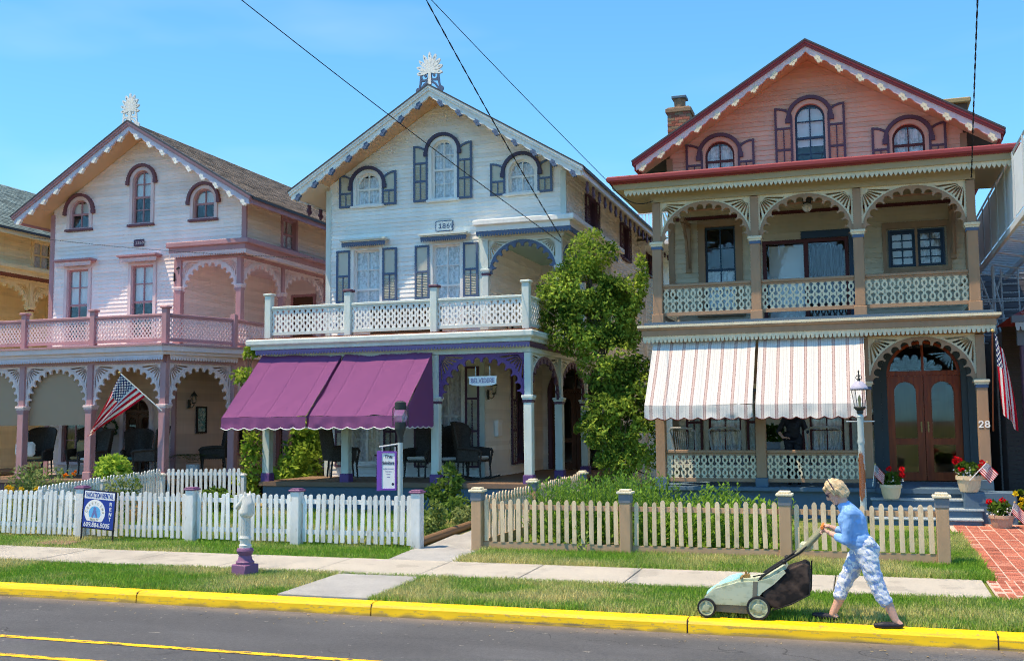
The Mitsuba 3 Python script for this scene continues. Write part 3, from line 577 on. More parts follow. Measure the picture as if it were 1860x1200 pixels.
PINK = dict(front=True, curtain='blind', cx=-.14, ax=(-2.28, 1.92), wx=(-2.28, -.06), side=P_SIDE, casing='pale_pink', sash='mauve', hood='hood_mauve', hood2='pale_pink', hoodtop='mauve', corner='mauve', flank=P_FLANK, low=P_LOW, dark_casing='mauve', side_sash='mauve', inner=((27.6, 1.5, .7, 1.9),),
            sidewin=((26.7, 7.42, .72, .85),), crown='mauve', val2='pale_pink', post='mauve', post2='mauve', cap='pale_pink', capband='mauve', band2='pale_pink', fan2='pale_pink', ceil2='pale_pink', shing=(.20, .165, .135),
            fascia='mauve', rake='mauve', barge='lavender', drop='white_trim', nd=9, bw=.13, rakebr=None, soff='soffit_tan', door1=-.14)
WHITE = dict(front=True, cx=.04, ax=(-2.08, 2.15), wx=(-2.1, .13), side=W_SIDE, casing='white_trim', sash='white_trim', smat='white_trim', hood='hood_navy', hood2='slate_blue', hoodtop='sage_trim', corner='sage_trim', dark_casing='plum', side_sash='plum', inner=((27.2, 1.3, .5, 2.2),),
             sidewin=((27.15, 7.3, .6, .95), (31.3, 7.3, .6, .95), (35.0, 7.3, .6, .95), (31.3, 4.6, .6, 1.7)), side_shutter=True, crown='white_trim', val2='slate_blue', post='sage_trim', post2='sage_trim', cap='sage_trim', capband='plum', band2='slate_blue', fan2='sage_trim',
             ceil2='sea_green', shing=(.16, .14, .12), fascia='white_trim', rake='white_trim', barge='white_trim', drop='slate_blue', nd=8, bw=.13, rakebr='plum', soff='pale_soffit')
YELLOW = dict(front=False, side=Y_SIDE, casing='yellow_trim', sash='yellow_trim', corner='yellow_trim', dark_casing='yellow_trim', side_sash='yellow_trim', inner=((25.6, 4.5, .8, 1.6),), sidewin=((26.9, 7.36, .82, .85),), crown='yellow_trim', val2='rust_brown', post='yellow_trim',
              post2='yellow_trim', cap='yellow_trim', capband='rust_brown', band2='yellow_trim', fan2='yellow_trim', ceil2='yellow_trim', shing=(.17, .22, .21), fascia='yellow_trim', rake='yellow_trim', barge='yellow_trim', drop='yellow_trim', nd=8, bw=.14, rakebr=None, soff='yellow_trim')

# -- yellow cottage, far left
HY = thing('yellow_cottage', 'yellow clapboard cottage with grey-green shingle roof, partly seen at the far left edge', 'house')
inset_cottage(HY, -28.15, YELLOW)

# -- pink cottage
HP = thing('pink_cottage', 'pale pink gabled cottage with mauve trim, brown shingle roof and lacy porch arches', 'house'); XP = -19.02
inset_cottage(HP, XP, PINK)
finial(HP, XP, 23.62, 10.72, 'white_trim', 'white_trim', .76, .78)
px_ = [-22.65, -20.86, -18.70, -16.48]; dcx, dcy = -15.72, 23.85
deck(HP, px_[0], px_[3], 'deck_grey', 'pale_pink', 'plum')
for x in px_: post(HP, x, YP, ZF, 2.72, 3.86, .20, 'mauve', 'pale_pink', 'mauve', 'mauve')
for x, y in ((dcx, dcy), (dcx, 26.6), (dcx, 29.2)): post(HP, x, y, ZF, 2.72, 3.86, .20, 'mauve', 'pale_pink', 'mauve', 'mauve')
for a, b in zip(px_[:-1], px_[1:]): spandrel(HP, FRONT(YP), a + .08, b - .08, 2.84, 3.86, 'pale_pink', 'pale_pink', nb=13)
dd = np.array([dcx - px_[3], dcy - YP]); dL = np.hypot(*dd); dd /= dL
FD = frame((px_[3], YP, 0), (dd[0], dd[1], 0), (dd[1], -dd[0], 0))
spandrel(HP, FD, .10, dL - .10, 2.84, 3.86, 'pale_pink', 'pale_pink', nb=12)
for a, b in ((dcy + .1, 26.5), (26.7, 29.1)): spandrel(HP, SIDE(dcx), a, b, 2.84, 3.86, 'pale_pink', 'pale_pink')
add(HP, 'porch_beam', cat([bb(px_[0], px_[3], YP - .08, YP + .08, 3.86, 4.06)]), 'mauve')
add(HP, 'porch_beam', bb(0, dL, 3.86, 4.06, -.08, .08), 'mauve', FD); add(HP, 'porch_beam', bb(dcx - .08, dcx + .08, dcy, 29.3, 3.86, 4.06), 'mauve')
def capslab(z0, z1, o): return ex(Polygon([(px_[0] - .3, YP - o), (px_[3] + o * .5, YP - o), (dcx + o, dcy - o * .4), (dcx + o, 29.4), (px_[3], 29.4), (px_[3], YW - .01), (px_[0] - .3, YW - .01)]), z0, z1)
add(HP, 'cornice', cat([capslab(4.14, 4.27, .38), capslab(4.06, 4.14, .30)]), 'pale_pink'); add(HP, 'cornice_cap', capslab(4.27, 4.32, .42), 'mauve')
add(HP, 'cornice_valance', ex(scallop(px_[0] - .2, px_[3] + .12, 4.06, .14, .075, 'round'), .24, .262), 'lavender', FRONT(YP)); add(HP, 'cornice_valance', ex(scallop(.02, dL, 4.06, .14, .075, 'round'), .18, .20), 'pale_pink', FD)
add(HP, 'porch_floor', ex(Polygon([(px_[3] - .1, YP - .15), (px_[3] + .1, YP - .15), (dcx + .1, dcy), (dcx + .1, 29.3), (px_[3] - .1, 29.3)]), ZF - .09, ZF - .003), 'deck_grey')
rp = [-22.65, -20.86, -18.66, -16.47]
for x in rp:
    R = add(HP, 'balcony_post', rb(x - .075, x + .075, YP - .10, YP + .05, 4.32, 5.22, .01), 'mauve'); add(R, 'post_cap', rb(x - .11, x + .11, YP - .135, YP + .085, 5.22, 5.28, .015), 'mauve')
for a, b in zip(rp[:-1], rp[1:]): railing(HP, FRONT(YP - .02), a + .076, b - .076, 4.48, 5.04, 'mauve', 'pale_pink', .105, 'lattice')
railing(HP, FD, .08, dL - .07, 4.48, 5.04, 'mauve', 'pale_pink', .105, 'lattice'); R = add(HP, 'balcony_post', rb(dcx - .075, dcx + .075, dcy - .07, dcy + .07, 4.32, 5.22, .01), 'mauve')
railing(HP, SIDE(dcx), dcy + .08, 26.4, 4.48, 5.04, 'mauve', 'pale_pink', .14, 'bulb')
for a, b in zip(px_[:2], px_[1:3]): add(HP, 'roller_shade', bb(a + .10, b - .11, YP + .10, YP + .112, 2.33, 3.9), 'shade_cloth')
P_ = add(HP, 'date_plaque', rb(XP - .36, XP - .02, 7.34, 7.54, .02, .06, .012), 'plum', FRONT(YW)); add(P_, 'lettering', meshkit.text_mesh('1869', .085, .006), 'pale_pink', FRONT(YW) @ shift(XP - .30, 7.395, .060))

# -- white cottage
HW = thing('white_cottage', 'white gabled cottage with slate blue shutters, blue drops and a white balcony railing', 'house'); XW = -10.0
inset_cottage(HW, XW, WHITE)
finial(HW, XW, 23.62, 10.74, 'white_trim', 'slate_blue', .80)
FW_ = FRONT(YW)
for a, b, v0, v1, q in ((-.77, -.37, 7.95, 9.42, 'L'), (.44, .84, 7.95, 9.42, 'R'), (-2.90, -2.50, 7.95, 8.84, 'L'), (-1.66, -1.26, 7.95, 8.84, 'R'), (1.33, 1.73, 7.95, 8.78, 'L'), (2.57, 2.95, 7.95, 8.78, 'R')): shutter(HW, FW_, XW + a, XW + b, v0, v1, q, 'slate_blue', 'panel_cream')
for a, b in ((-2.97, -2.57), (-1.64, -1.24), (-.73, -.33), (.59, .99)): shutter(HW, FW_, XW + a, XW + b, 4.7, 6.82, None, 'slate_blue', 'panel_cream')
for a, b in ((-2.98, -2.60), (-1.60, -1.22), (-.75, -.37), (.63, 1.0)): shutter(HW, FW_, XW + a, XW + b, 1.2, 3.7, None, 'plum', 'panel_cream')
shutter(HW, SIDE(XW + 1.1), 26.45, 26.85, 1.2, 3.7, None, 'plum', 'panel_cream'); shutter(HW, SIDE(XW + 1.1), 27.55, 27.95, 1.2, 3.7, None, 'plum', 'panel_cream')
wx_ = [-13.52, -11.43, -9.17, -6.97]
deck(HW, wx_[0], wx_[3], 'deck_grey', 'sage_trim', 'skirt_blue'); plank_floor(HW, wx_[0], wx_[3], 'deck_grey')
for x in wx_: post(HW, x, YP, ZF, 2.78, 3.83, .19, 'sage_trim', 'sage_trim', 'purple_trim', 'plum')
for y in (24.45, 26.9, 29.2): post(HW, wx_[3], y, ZF, 2.78, 3.83, .19, 'sage_trim', 'sage_trim', 'purple_trim', 'plum')
spandrel(HW, FRONT(YP), wx_[2] + .08, wx_[3] - .08, 2.84, 3.84, 'purple_trim', 'purple_trim', nb=13)
for a, b in ((22.08, 24.37), (24.53, 26.82), (26.98, 29.1)): spandrel(HW, SIDE(wx_[3]), a, b, 2.84, 3.84, 'plum', 'sage_trim')
add(HW, 'porch_beam', cat([bb(wx_[0], wx_[3] + .08, YP - .08, YP + .08, 3.84, 3.98), bb(wx_[3] - .08, wx_[3] + .078, YP + .081, 29.3, 3.84, 3.98)]), 'sage_trim')
add(HW, 'cornice', cat([rb(wx_[0] - .40, wx_[3] + .24, YP - .42, YW - .2, 4.16, 4.31, .03), bb(wx_[0] - .30, wx_[3] + .16, YP - .33, YW - .21, 4.07, 4.16), bb(wx_[0] - .22, wx_[3] + .11, YP - .26, YW - .22, 3.98, 4.07)]), 'sage_trim')
add(HW, 'cornice', bb(wx_[3] - .05, wx_[3] + .22, YW - .19, 29.4, 4.0, 4.12), 'sage_trim')
add(HW, 'cornice_valance', ex(scallop(wx_[0] - .2, wx_[3] + .12, 4.06, .12, .075, 'round'), .262, .285), 'lilac_trim', FRONT(YP)); add(HW, 'cornice_valance', ex(scallop(YP - .25, 29, 4.06, .12, .075, 'round'), .112, .132), 'plum', SIDE(wx_[3]))
add(HW, 'gutter_trim', bb(wx_[0] - .33, wx_[3] + .17, YP - .34, YW - .25, 4.311, 4.34), 'rust_brown')
bx_ = [-13.50, -11.37, -9.19, -6.99]
for x in bx_:
    R = add(HW, 'balcony_post', rb(x - .085, x + .085, YP - .12, YP + .05, 4.341, 5.38, .012), 'sage_trim'); add(R, 'post_cap', rb(x - .115, x + .115, YP - .15, YP + .08, 5.38, 5.44, .015), 'plum' if x in bx_[1:3] else 'sage_trim')
for a, b in zip(bx_[:-1], bx_[1:]): railing(HW, FRONT(YP - .04), a + .086, b - .086, 4.50, 5.06, 'sage_trim', 'white_trim', .148, 'solid')
railing(HW, SIDE(bx_[3]), YP + .06, 24.2, 4.50, 5.06, 'sage_trim', 'white_trim', .148, 'solid')
P_ = add(HW, 'date_plaque', ex(sbox(-10.12, 7.19, -9.72, 7.38).buffer(.03, 4), .02, .05), 'white_trim', FW_); add(P_, 'plaque_rim', ex(sbox(-10.12, 7.19, -9.72, 7.38).buffer(.04, 4).difference(sbox(-10.12, 7.19, -9.72, 7.38).buffer(.022, 4)), .02, .06), 'slate_blue', FW_)
add(P_, 'lettering', meshkit.text_mesh('1869', .12, .008, True), 'slate_blue', FW_ @ shift(-10.085, 7.225, .050))
for k, (y0, z) in enumerate(((21.65, .72), (21.32, .52), (21.0, .36))): add(HW, 'porch_step', rb(-8.2, -6.7, y0 - .02, y0 + .34, z - .17, z, .015), 'skirt_blue')

# -- salmon cottage, number 28
HS = thing('salmon_cottage', 'salmon and cream cottage with red roof edge and two-storey brown porch, numbered 28', 'house'); XS = -.93
F = FRONT(YW); hw = 3.22
up = Polygon([(XS - hw, 7.2), (XS + hw, 7.2), (XS + hw, 8.6), (XS, 10.56), (XS - hw, 8.6)]); lo = sbox(XS - hw, .25, XS + hw, 7.2)
k1 = dict(casing='panel_salmon', sash='dark_blue', hood='arch', hmat='plum')
uo = [window(HS, F, XS + .01, 7.95, .66, 1.55, True, curtain='blind', half=.62, **k1), window(HS, F, XS - 2.04, 7.9, .68, .92, True, casing='panel_salmon', sash='maroon', hood='arch', hmat='plum', bars=0), window(HS, F, XS + 2.10, 7.9, .68, .92, True, casing='panel_salmon', sash='maroon', hood='arch', hmat='plum', bars=0)]
for a, b, v1, q in ((-.77, -.37, 9.46, 'L'), (.40, .78, 9.46, 'R'), (-2.83, -2.43, 8.80, 'L'), (-1.62, -1.24, 8.80, 'R'), (1.33, 1.70, 8.80, 'L'), (2.52, 2.88, 8.80, 'R')): shutter(HS, F, XS + a, XS + b, 7.9, v1, q, 'plum', 'panel_salmon')
k2 = dict(casing='brown_post', sash='dark_blue')
lop = [window(HS, F, -3.02, 4.78, .70, 2.02, False, curtain='half', half=.5, cw=.16, **k2), window(HS, F, -3.02, 1.5, .74, 2.2, False, casing='beige_siding_0', sash='maroon', curtain='lace'), window(HS, F, -.78, 1.5, .74, 2.2, False, casing='beige_siding_0', sash='maroon', curtain='lace'),
       window(HS, F, .95, 5.65, .50, .76, False, casing='dark_blue', sash='dark_blue', curtain='blind', half=1, cw=.04, sill=False), window(HS, F, 1.53, 5.65, .50, .76, False, casing='dark_blue', sash='dark_blue', curtain='lace', cw=.04, sill=False)]
add(HS, 'twin_window_casing', ex(sbox(.54, 5.5, 1.94, 6.62).difference(sbox(.62, 5.60, 1.86, 6.48)).union(sbox(1.215, 5.6, 1.265, 6.48)), .0, .07), 'brown_post', F)
sd = sbox(-1.98, 4.42, -.26, 6.30)
D = add(HS, 'sliding_door', ex(sd.buffer(.08, join_style=2).difference(sd).union(sbox(-1.15, 4.42, -1.05, 6.3)), -.08, .05), 'maroon', F)
add(D, 'sliding_pane', flat(sbox(-1.98, 4.42, -1.12, 6.3), -.05), 'glass', F); add(D, 'sliding_pane', flat(sbox(-1.08, 4.42, -.26, 6.3), -.03), 'glass', F)
m, uv = sheet(lambda s, t: (-1.93 + .78 * s, 4.45 + 1.83 * t, -.16 + .0 * s), 4, 3); add(D, 'curtain', m, 'blind', F)
m, uv = sheet(lambda s, t: (-1.02 + .72 * s, 4.45 + 1.83 * t, -.2 + .03 * np.sin(s * 60)), 60, 3); add(D, 'curtain', m, 'dark_cloth', F, smooth=True)
add(D, 'door_surround', ex(sbox(-1.20, 4.40, -.05, 6.55).difference(sbox(-1.21, 4.40, -.17, 6.385)), .051, .09), 'dark_blue', F)
for a, b in ((-3.9, -3.52), (-2.52, -2.14), (-1.60, -1.26), (-.30, .05)): shutter(HS, F, a, b, 1.4, 3.8, None, 'maroon', 'panel_cream')
dop = double_door(HS, F, 1.26, ZF + .02, 1.50, 3.02, 'door_wood', casing='slate_dark')
d2 = opening(1.26, ZF, 1.50, 3.04, True)
add(HS, 'door_surround', ex(d2.buffer(.30).intersection(sbox(-1, ZF, 4, 5)).difference(d2.buffer(.122)), .0, .09), 'slate_dark', F)
uh = unary_union([o.buffer(.012) for o in uo]); lh = unary_union([o.buffer(.012) for o in lop] + [sd.buffer(.01), dop])
WL = add(HS, 'gable_wall', ex(up.difference(uh), -.14, 0), S_SIDE[0], F); siding(WL, up.buffer(-.03).difference(unary_union([o.buffer(.1, join_style=2) for o in uo])), F, S_SIDE)
WL = add(HS, 'wall', ex(lo.difference(lh), -.14, 0), B_SIDE[0], F)
siding(WL, lo.difference(unary_union([o.buffer(.1, join_style=2) for o in lop[1:3]] + [lop[0].buffer(.16, join_style=2), sbox(.54, 5.5, 1.94, 6.62), sd.buffer(.08), d2.buffer(.29)])), F, B_SIDE)
add(HS, 'flank_wall', bb(XS + hw - .12, XS + hw + .01, YW + .15, YB, .2, 8.6), S_SIDE[1])
box_walls(HS, XS, B_SIDE[1])
for s in (-1, 1): add(HS, 'corner_board', ex(sbox(XS + s * hw - .07, .3, XS + s * hw + .07, 8.5), -.03, .045), 'brown_post', F)
roof(HS, XS, 23.6, YB + .5, 10.69, 8.33, 3.87, 'tarpaper', None, 'barn_red')
barge(HS, XS, 23.6, 10.69, 8.33, 3.87, 'barn_red', 'pale_pink', 'cream', 9, .12)
sx = [-4.05, -2.00, .06, 2.18]; sxu = [-4.05, -2.0, .03, 2.14]
for x in sx: post(HS, x, YP, ZF, 2.93, 3.9, .20, 'brown_post', 'cream', 'skirt_blue', 'slate_blue', ph=.18)
for x in sxu: post(HS, x, YP, Z2, 5.98, 6.93, .20, 'brown_post', 'cream', 'brown_post', 'slate_blue')
spandrel(HS, FRONT(YP), sx[2] + .08, sx[3] - .08, 2.98, 3.93, 'brown_post', 'cream', nb=13)
for a, b in zip(sx[:2], sx[1:3]): spandrel(HS, FRONT(YP), a + .08, b - .08, 2.98, 3.93, 'brown_post', 'cream', nb=13)
for a, b in zip(sxu[:-1], sxu[1:]): spandrel(HS, FRONT(YP), a + .08, b - .08, 6.04, 6.95, 'brown_post', 'cream', nb=13)
for a, b in zip(sx[:2], sx[1:3]): railing(HS, FRONT(YP), a + .1, b - .1, 1.12, 1.63, 'brown_post', 'cream', .143)
for a, b in zip(sxu[:-1], sxu[1:]): railing(HS, FRONT(YP), a + .1, b - .1, 4.58, 5.12, 'brown_post', 'cream', .143)
for s, x in ((-1, sxu[0]), (1, sxu[3])): railing(HS, SIDE(x), YP + .1, YW - .1, 4.58, 5.12, 'brown_post', 'cream', .143)
deck(HS, sx[0], sx[3], 'skirt_blue', 'sage_trim', 'skirt_blue')
add(HS, 'porch_floor', bb(sx[0] - .22, sx[2] + .1, YP - .24, YP - .181, ZF - .07, ZF - .005), 'skirt_blue')
add(HS, 'porch_beam', bb(sx[0] - .1, sx[3] + .1, YP - .09, YP + .09, 3.93, 4.05), 'brown_post'); add(HS, 'porch_beam', bb(sxu[0] - .1, sxu[3] + .1, YP - .09, YP + .09, 6.95, 7.16), 'olive')
add(HS, 'cornice', cat([rb(sx[0] - .36, sx[3] + .34, YP - .44, YW - .01, 4.19, 4.28, .02), bb(sx[0] - .30, sx[3] + .28, YP - .38, YW - .012, 4.06, 4.19)]), 'brown_post'); add(HS, 'cornice_lip', bb(sx[0] - .38, sx[3] + .36, YP - .46, YP - .443, 4.235, 4.285), 'cream')
add(HS, 'balcony_floor', bb(sx[0] - .25, sx[3] + .25, YP - .34, YW - .02, 4.281, Z2), 'skirt_blue')
add(HS, 'cornice_valance', ex(scallop(sx[0] - .28, sx[3] + .26, 4.06, .14, .085, 'round'), .33, .352), 'cream', FRONT(YP))
add(HS, 'roof_valance', ex(scallop(XS - 3.72, XS + 3.78, 7.20, .16, .088, 'point'), .45, .475), 'cream', FRONT(YP))
x0, x1, yf = XS - 4.0, XS + 3.98, YP - .62
pr = m3.Manifold.hull_points(np.array([[x0, yf, 7.30], [x1, yf, 7.30], [x0, yf, 7.38], [x1, yf, 7.38], [x0 + .3, YW - .01, 7.95], [x1 - .3, YW - .01, 7.95], [x0, YW - .01, 7.3], [x1, YW - .01, 7.3]])).to_mesh()
R = add(HS, 'porch_roof', trimesh.Trimesh(pr.vert_properties[:, :3], pr.tri_verts, process=False), 'barn_red')
add(R, 'gutter', rb(x0 - .05, x1 + .05, yf - .12, yf - .002, 7.32, 7.44, .03), 'barn_red'); add(R, 'frieze', bb(x0 + .06, x1 - .06, yf + .08, yf + .14, 7.18, 7.299), 'olive')
add(R, 'soffit', bb(x0 + .02, x1 - .02, yf + .145, YW - .02, 7.24, 7.295), 'olive')
add(HS, 'crown_moulding', bb(XS - 3.1, XS + 3.1, 6.98, 7.05, .03, .09), 'maroon', F)
for x in (-3.75, 1.98):
    b = ex(LineString([(YW - 23.2 - .0, 0), (.75, .0), (.35, -.35), (.12, -1.1)]).buffer(.05), -.05, .05)
    add(HS, 'wall_bracket', cat([bb(-.06, .06, -1.15, .02, .0, .09), bb(-.05, .05, -.1, .0, .09, .95)] + [tube([(0, -.12, .75), (0, -.40, .36), (0, -1.05, .12)], .04, 6)]), 'brown_post', frame((x, YW - .02, 6.9), (1, 0, 0), (0, -1, 0)))
g = thing('ceiling_lamp', 'white globe lamp hanging under the upper porch ceiling of the salmon house', 'lamp')
add(g, 'globe', trimesh.creation.icosphere(3, .10), 'sign_white', shift(-.98, 22.95, 6.82), True); add(g, 'fitting', lathe([(.08, .30), (.10, .42), (0, .42)], 14), 'iron', shift(-.98, 22.95, 6.6)); add(g, 'stem', bb(-.012, .012, -.012, .012, .09, .42), 'iron', shift(-.98, 22.95, 6.82))
st = [(.10, 2.22, 21.50, .78), (.10, 2.02, 21.22, .62), (.10, 1.98, 20.94, .46)]
for xa, xb, y0, z in st:
    S_ = add(HS, 'porch_step', bb(xa, xb, y0 + .03, y0 + .34, z - .17, z - .04), 'skirt_blue'); add(S_, 'tread', rb(xa - .03, xb + .03, y0, y0 + .335, z - .04, z, .012), 'sage_trim' if z > 9 else 'deck_blue')
add(HS, 'step_block', rb(1.72, 2.62, 21.30, 21.83, .3, .93, .02), 'skirt_blue'); 
m = meshkit.text_mesh('28', .125, .012, True); add(HS, 'house_number', m, 'trim_white', FRONT(YP - .101) @ shift(2.07, 2.12, 0))
for x, w, z0, z1, mt in ((.24, .17, 2.18, 2.40, 'dark_wood'), (.24, .16, 1.86, 2.05, 'cushion_tan'), (.24, .15, 2.44, 2.52, 'trim_white')): add(HS, 'wall_plaque', rb(x - w / 2, x + w / 2, z0, z1, .03, .05, .006), mt, F)
CH = add(HS, 'chimney', cat([rb(-4.75, -4.15, 27.7, 28.3, 8.6, 10.78, .015), rb(-4.80, -4.10, 27.65, 28.35, 10.62, 10.74, .015)]), 'chimney_brick'); 
for r in range(22):
    for c in range(3):
        z = 9.0 + r * .078; x = -4.75 + (c + (r % 2) * .5) * .21
        add(CH, 'brick', rb(max(x, -4.755), min(x + .2, -4.145), 27.69, 27.71, z, z + .066, .004), f'brick_{(r * 3 + c * 5) % 3}' if (r + c) % 3 else 'chimney_brick')
add(CH, 'chimney_pot', lathe([(.15, 10.74), (.16, 11.05), (.12, 11.05), (.12, 10.74)], 14), 'chimney_brick', shift(-4.45, 28)); add(CH, 'chimney_cap', rb(-4.65, -4.25, 27.8, 28.2, 11.05, 11.12, .01), 'skirt_blue')
add(HS, 'roof_stub', cat([ex(Polygon([(2.15, 8.9), (2.62, 8.9), (2.62, 9.80), (2.15, 9.80)]), -27.6, -26.6)]), 'dark_wood', frame((0, 0, 0), (1, 0, 0), (0, -1, 0)))
add(HS, 'stub_cap', rb(2.08, 2.70, 26.5, 27.7, 9.801, 9.92, .02), 'cushion_tan')
# ------------------------------------------------------------------ awnings
def awning(label, group, X0, X1, yt, zt, yf, zf, zv, mat, trim, sides=True, pitch=.30, wr=.06):
    A = thing('awning', label, 'awning', group); sd = len(labels)
    w = X1 - X0
    def sl(s, t):
        x = X0 + s * w; y = yt + (yf - yt) * t; z = zt + (zf - zt) * t
        q = meshkit.fbm(np.stack([x * 1.4 + t * 1.8, t * 1.2, np.zeros_like(x) + sd], -1), 3, 5) - .5
        cr = -.022 * np.exp(-((s * w / .74) % 1 - .5) ** 2 / .0010)
        sag = -.075 * np.sin(math.pi * t) * (1 - (2 * s - 1) ** 6) + wr * 2 * q + cr
        return x, y + sag * .3, z + sag
    m, uv = sheet(sl, 260, 36); uv = np.c_[uv[:, 0] * w, uv[:, 1]]
    add(A, 'slope', m, mat, smooth=True, uv=uv)
    n = round(w / pitch)
    def vl(s, t):
        x = X0 + s * w; sc = abs(np.sin(math.pi * s * n)); bot = zv - .045 * sc + .025
        q = meshkit.noise(np.stack([x * 5, t * 2, np.zeros_like(x) + sd], -1), 3) - .5
        return x, yf - .012 + .05 * q * t - .02 * t + .012 * np.sin(s * 40) * t, zf + (bot - zf) * t
    m, uv = sheet(vl, n * 10 + 1, 8); uv = np.c_[uv[:, 0] * w, uv[:, 1]]
    V = add(A, 'valance', m, mat, smooth=True, uv=uv)
    ed = m.vertices.reshape(n * 10 + 1, 8, 3)[:, -1]
    add(V, 'edging', tube(ed, .011, 5), trim)
    if sides:
        for x in (X0, X1):
            k = 1 if x == X1 else -1
            def sp(s, t): return x + k * .004 + .02 * np.sin(s * 5 + t * 3), yf + (yt - yf) * s, (zf + (zt - zf) * s) * (1 - t) + t * (zv + .03 - .04 * abs(np.sin(s * math.pi * 6)))
            m, uv = sheet(sp, 37, 12); V = add(A, 'side_panel', m, mat, smooth=True, uv=uv * .1)
            add(V, 'edging', tube(m.vertices.reshape(37, 12, 3)[:, -1], .010, 5), trim)
    add(A, 'front_bar', tube([(X0 + .01, yf + .02, zf - .02), (X1 - .01, yf + .02, zf - .02)], .018, 6), 'steel')
    for x in (X0 + .03, X1 - .03): add(A, 'support_arm', tube([(x, yt, zf + .1), (x, yf + .02, zf - .02)], .014, 6), 'steel')
awning('plain purple canvas awning at the left end of the white house porch', None, -13.62, -11.49, 22.08 - .22, 3.90, 20.22, 2.46, 2.20, 'purple_cloth', 'sign_white')
awning('plain purple canvas awning beside the lace arch with the hanging name board', None, -11.41, -9.20, 22.08 - .22, 3.88, 20.22, 2.46, 2.20, 'purple_cloth', 'sign_white')
awning('white awning with rose stripes at the left end of the salmon house porch', None, -4.14, -2.03, 21.86, 4.02, 20.72, 2.60, 2.33, 'striped_cloth', 'maroon', False, .265, .025)
awning('white awning with rose stripes just left of the arched double door', None, -1.97, .06, 21.86, 4.02, 20.72, 2.60, 2.33, 'striped_cloth', 'maroon', False, .265, .025)

# ------------------------------------------------------------------ fences
def pick_poly(w, h, dome):
    if dome: return unary_union([sbox(-w / 2, 0, w / 2, h - w / 2), Point(0, h - w / 2).buffer(w / 2, 6)])
    return Polygon([(-w / 2, 0), (w / 2, 0), (w / 2, h - w * .55), (w * .28, h - w * .1), (0, h), (-w * .28, h - w * .1), (-w / 2, h - w * .55)])
def fence(kind, label, runs, posts, pm, capm, pk, rm, ptop, pw, pitch, wid, z0, h, kick=False, lean=.016, leanrange=None, cap2=None):
    Fk = thing(kind, label, 'fence')
    pl = [mikit.ply(ex(pick_poly(wid * (1 + .06 * j), h + .012 * (j - 1), pm.startswith('white')), -.010, .010)) for j in range(3)]
    for (x, y) in posts:
        g0 = float(gz(y)); P = add(Fk, 'post', rb(x - pw / 2, x + pw / 2, y - pw / 2, y + pw / 2, g0 - .05, ptop - .10, .008), pm)
        if cap2:
            add(P, 'post_neck', rb(x - pw * .55, x + pw * .55, y - pw * .55, y + pw * .55, ptop - .20, ptop - .06, .008), cap2)
            add(P, 'post_cap', cat([rb(x - pw * .72, x + pw * .72, y - pw * .72, y + pw * .72, ptop - .06, ptop - .02, .008), rb(x - pw * .5, x + pw * .5, y - pw * .5, y + pw * .5, ptop - .02, ptop + .012, .01)]), capm)
        else:
            add(P, 'post_cap', cat([rb(x - pw * .66, x + pw * .66, y - pw * .66, y + pw * .66, ptop - .10, ptop - .065, .012), rb(x - pw * .5, x + pw * .5, y - pw * .5, y + pw * .5, ptop - .065, ptop - .045, .008)]), capm)
    for (xa, ya, xb, yb) in runs:
        d = np.array([xb - xa, yb - ya]); L = np.hypot(*d); d /= L; g0 = float(gz((ya + yb) / 2)); gs = (float(gz(yb)) - float(gz(ya)))
        Fm = frame((xa, ya, float(gz(ya))), (d[0], d[1], gs / L), (d[1], -d[0], 0))
        for vz in (((z0 + .13,) if not kick else ()) + (h + z0 - .16,)): add(Fk, 'rail', bb(0, L, vz, vz + .075, -.045, -.0115), rm, Fm)
        if kick: add(Fk, 'kick_board', bb(0, L, -.01, z0 - .01, -.03, .0), pm, Fm)
        n = max(1, round(L / pitch))
        for i in range(n):
            Mx = np.eye(4); a = random.gauss(0, lean)
            if leanrange and leanrange[0] < xa + d[0] * (i + .5) * L / n < leanrange[1]: a -= leanrange[2] * random.uniform(.4, 1.2)
            c, s = math.cos(a), math.sin(a); Mx[:2, :2] = [[c, -s], [s, c]]; Mx[:3, 3] = [(i + .5) * L / n + random.gauss(0, .003), z0 + random.gauss(0, .006), random.uniform(-.001, .003)]
            add(Fk, 'picket', pl[random.randrange(3)], random.choice(pk), Fm @ Mx)
wp = [-23.0, -20.7, -18.4, -16.05, -13.73, -11.36, -9.25, -7.01]
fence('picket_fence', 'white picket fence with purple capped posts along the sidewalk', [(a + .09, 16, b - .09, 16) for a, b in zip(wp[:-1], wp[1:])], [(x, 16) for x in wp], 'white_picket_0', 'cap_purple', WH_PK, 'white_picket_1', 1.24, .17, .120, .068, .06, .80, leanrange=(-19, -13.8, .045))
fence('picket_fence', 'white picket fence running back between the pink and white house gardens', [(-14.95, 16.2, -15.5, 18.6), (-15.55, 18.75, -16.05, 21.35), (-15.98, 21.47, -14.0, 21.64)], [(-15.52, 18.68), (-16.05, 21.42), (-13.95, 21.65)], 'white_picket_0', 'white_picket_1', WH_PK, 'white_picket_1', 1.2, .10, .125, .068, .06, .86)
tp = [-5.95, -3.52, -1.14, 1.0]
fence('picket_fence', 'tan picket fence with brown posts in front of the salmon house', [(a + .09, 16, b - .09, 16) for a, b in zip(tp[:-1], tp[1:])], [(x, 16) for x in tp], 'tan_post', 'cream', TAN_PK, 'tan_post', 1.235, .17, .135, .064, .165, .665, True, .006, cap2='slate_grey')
fence('picket_fence', 'tan picket fence running back beside the garden walk', [(-5.93, 16.15, -5.80, 18.35), (-5.78, 18.55, -5.72, 21.6)], [(-5.78, 18.45), (-5.72, 21.8)], 'tan_post', 'cream', TAN_PK, 'tan_post', 1.25, .15, .135, .064, .165, .70, True, .006, cap2='slate_grey')
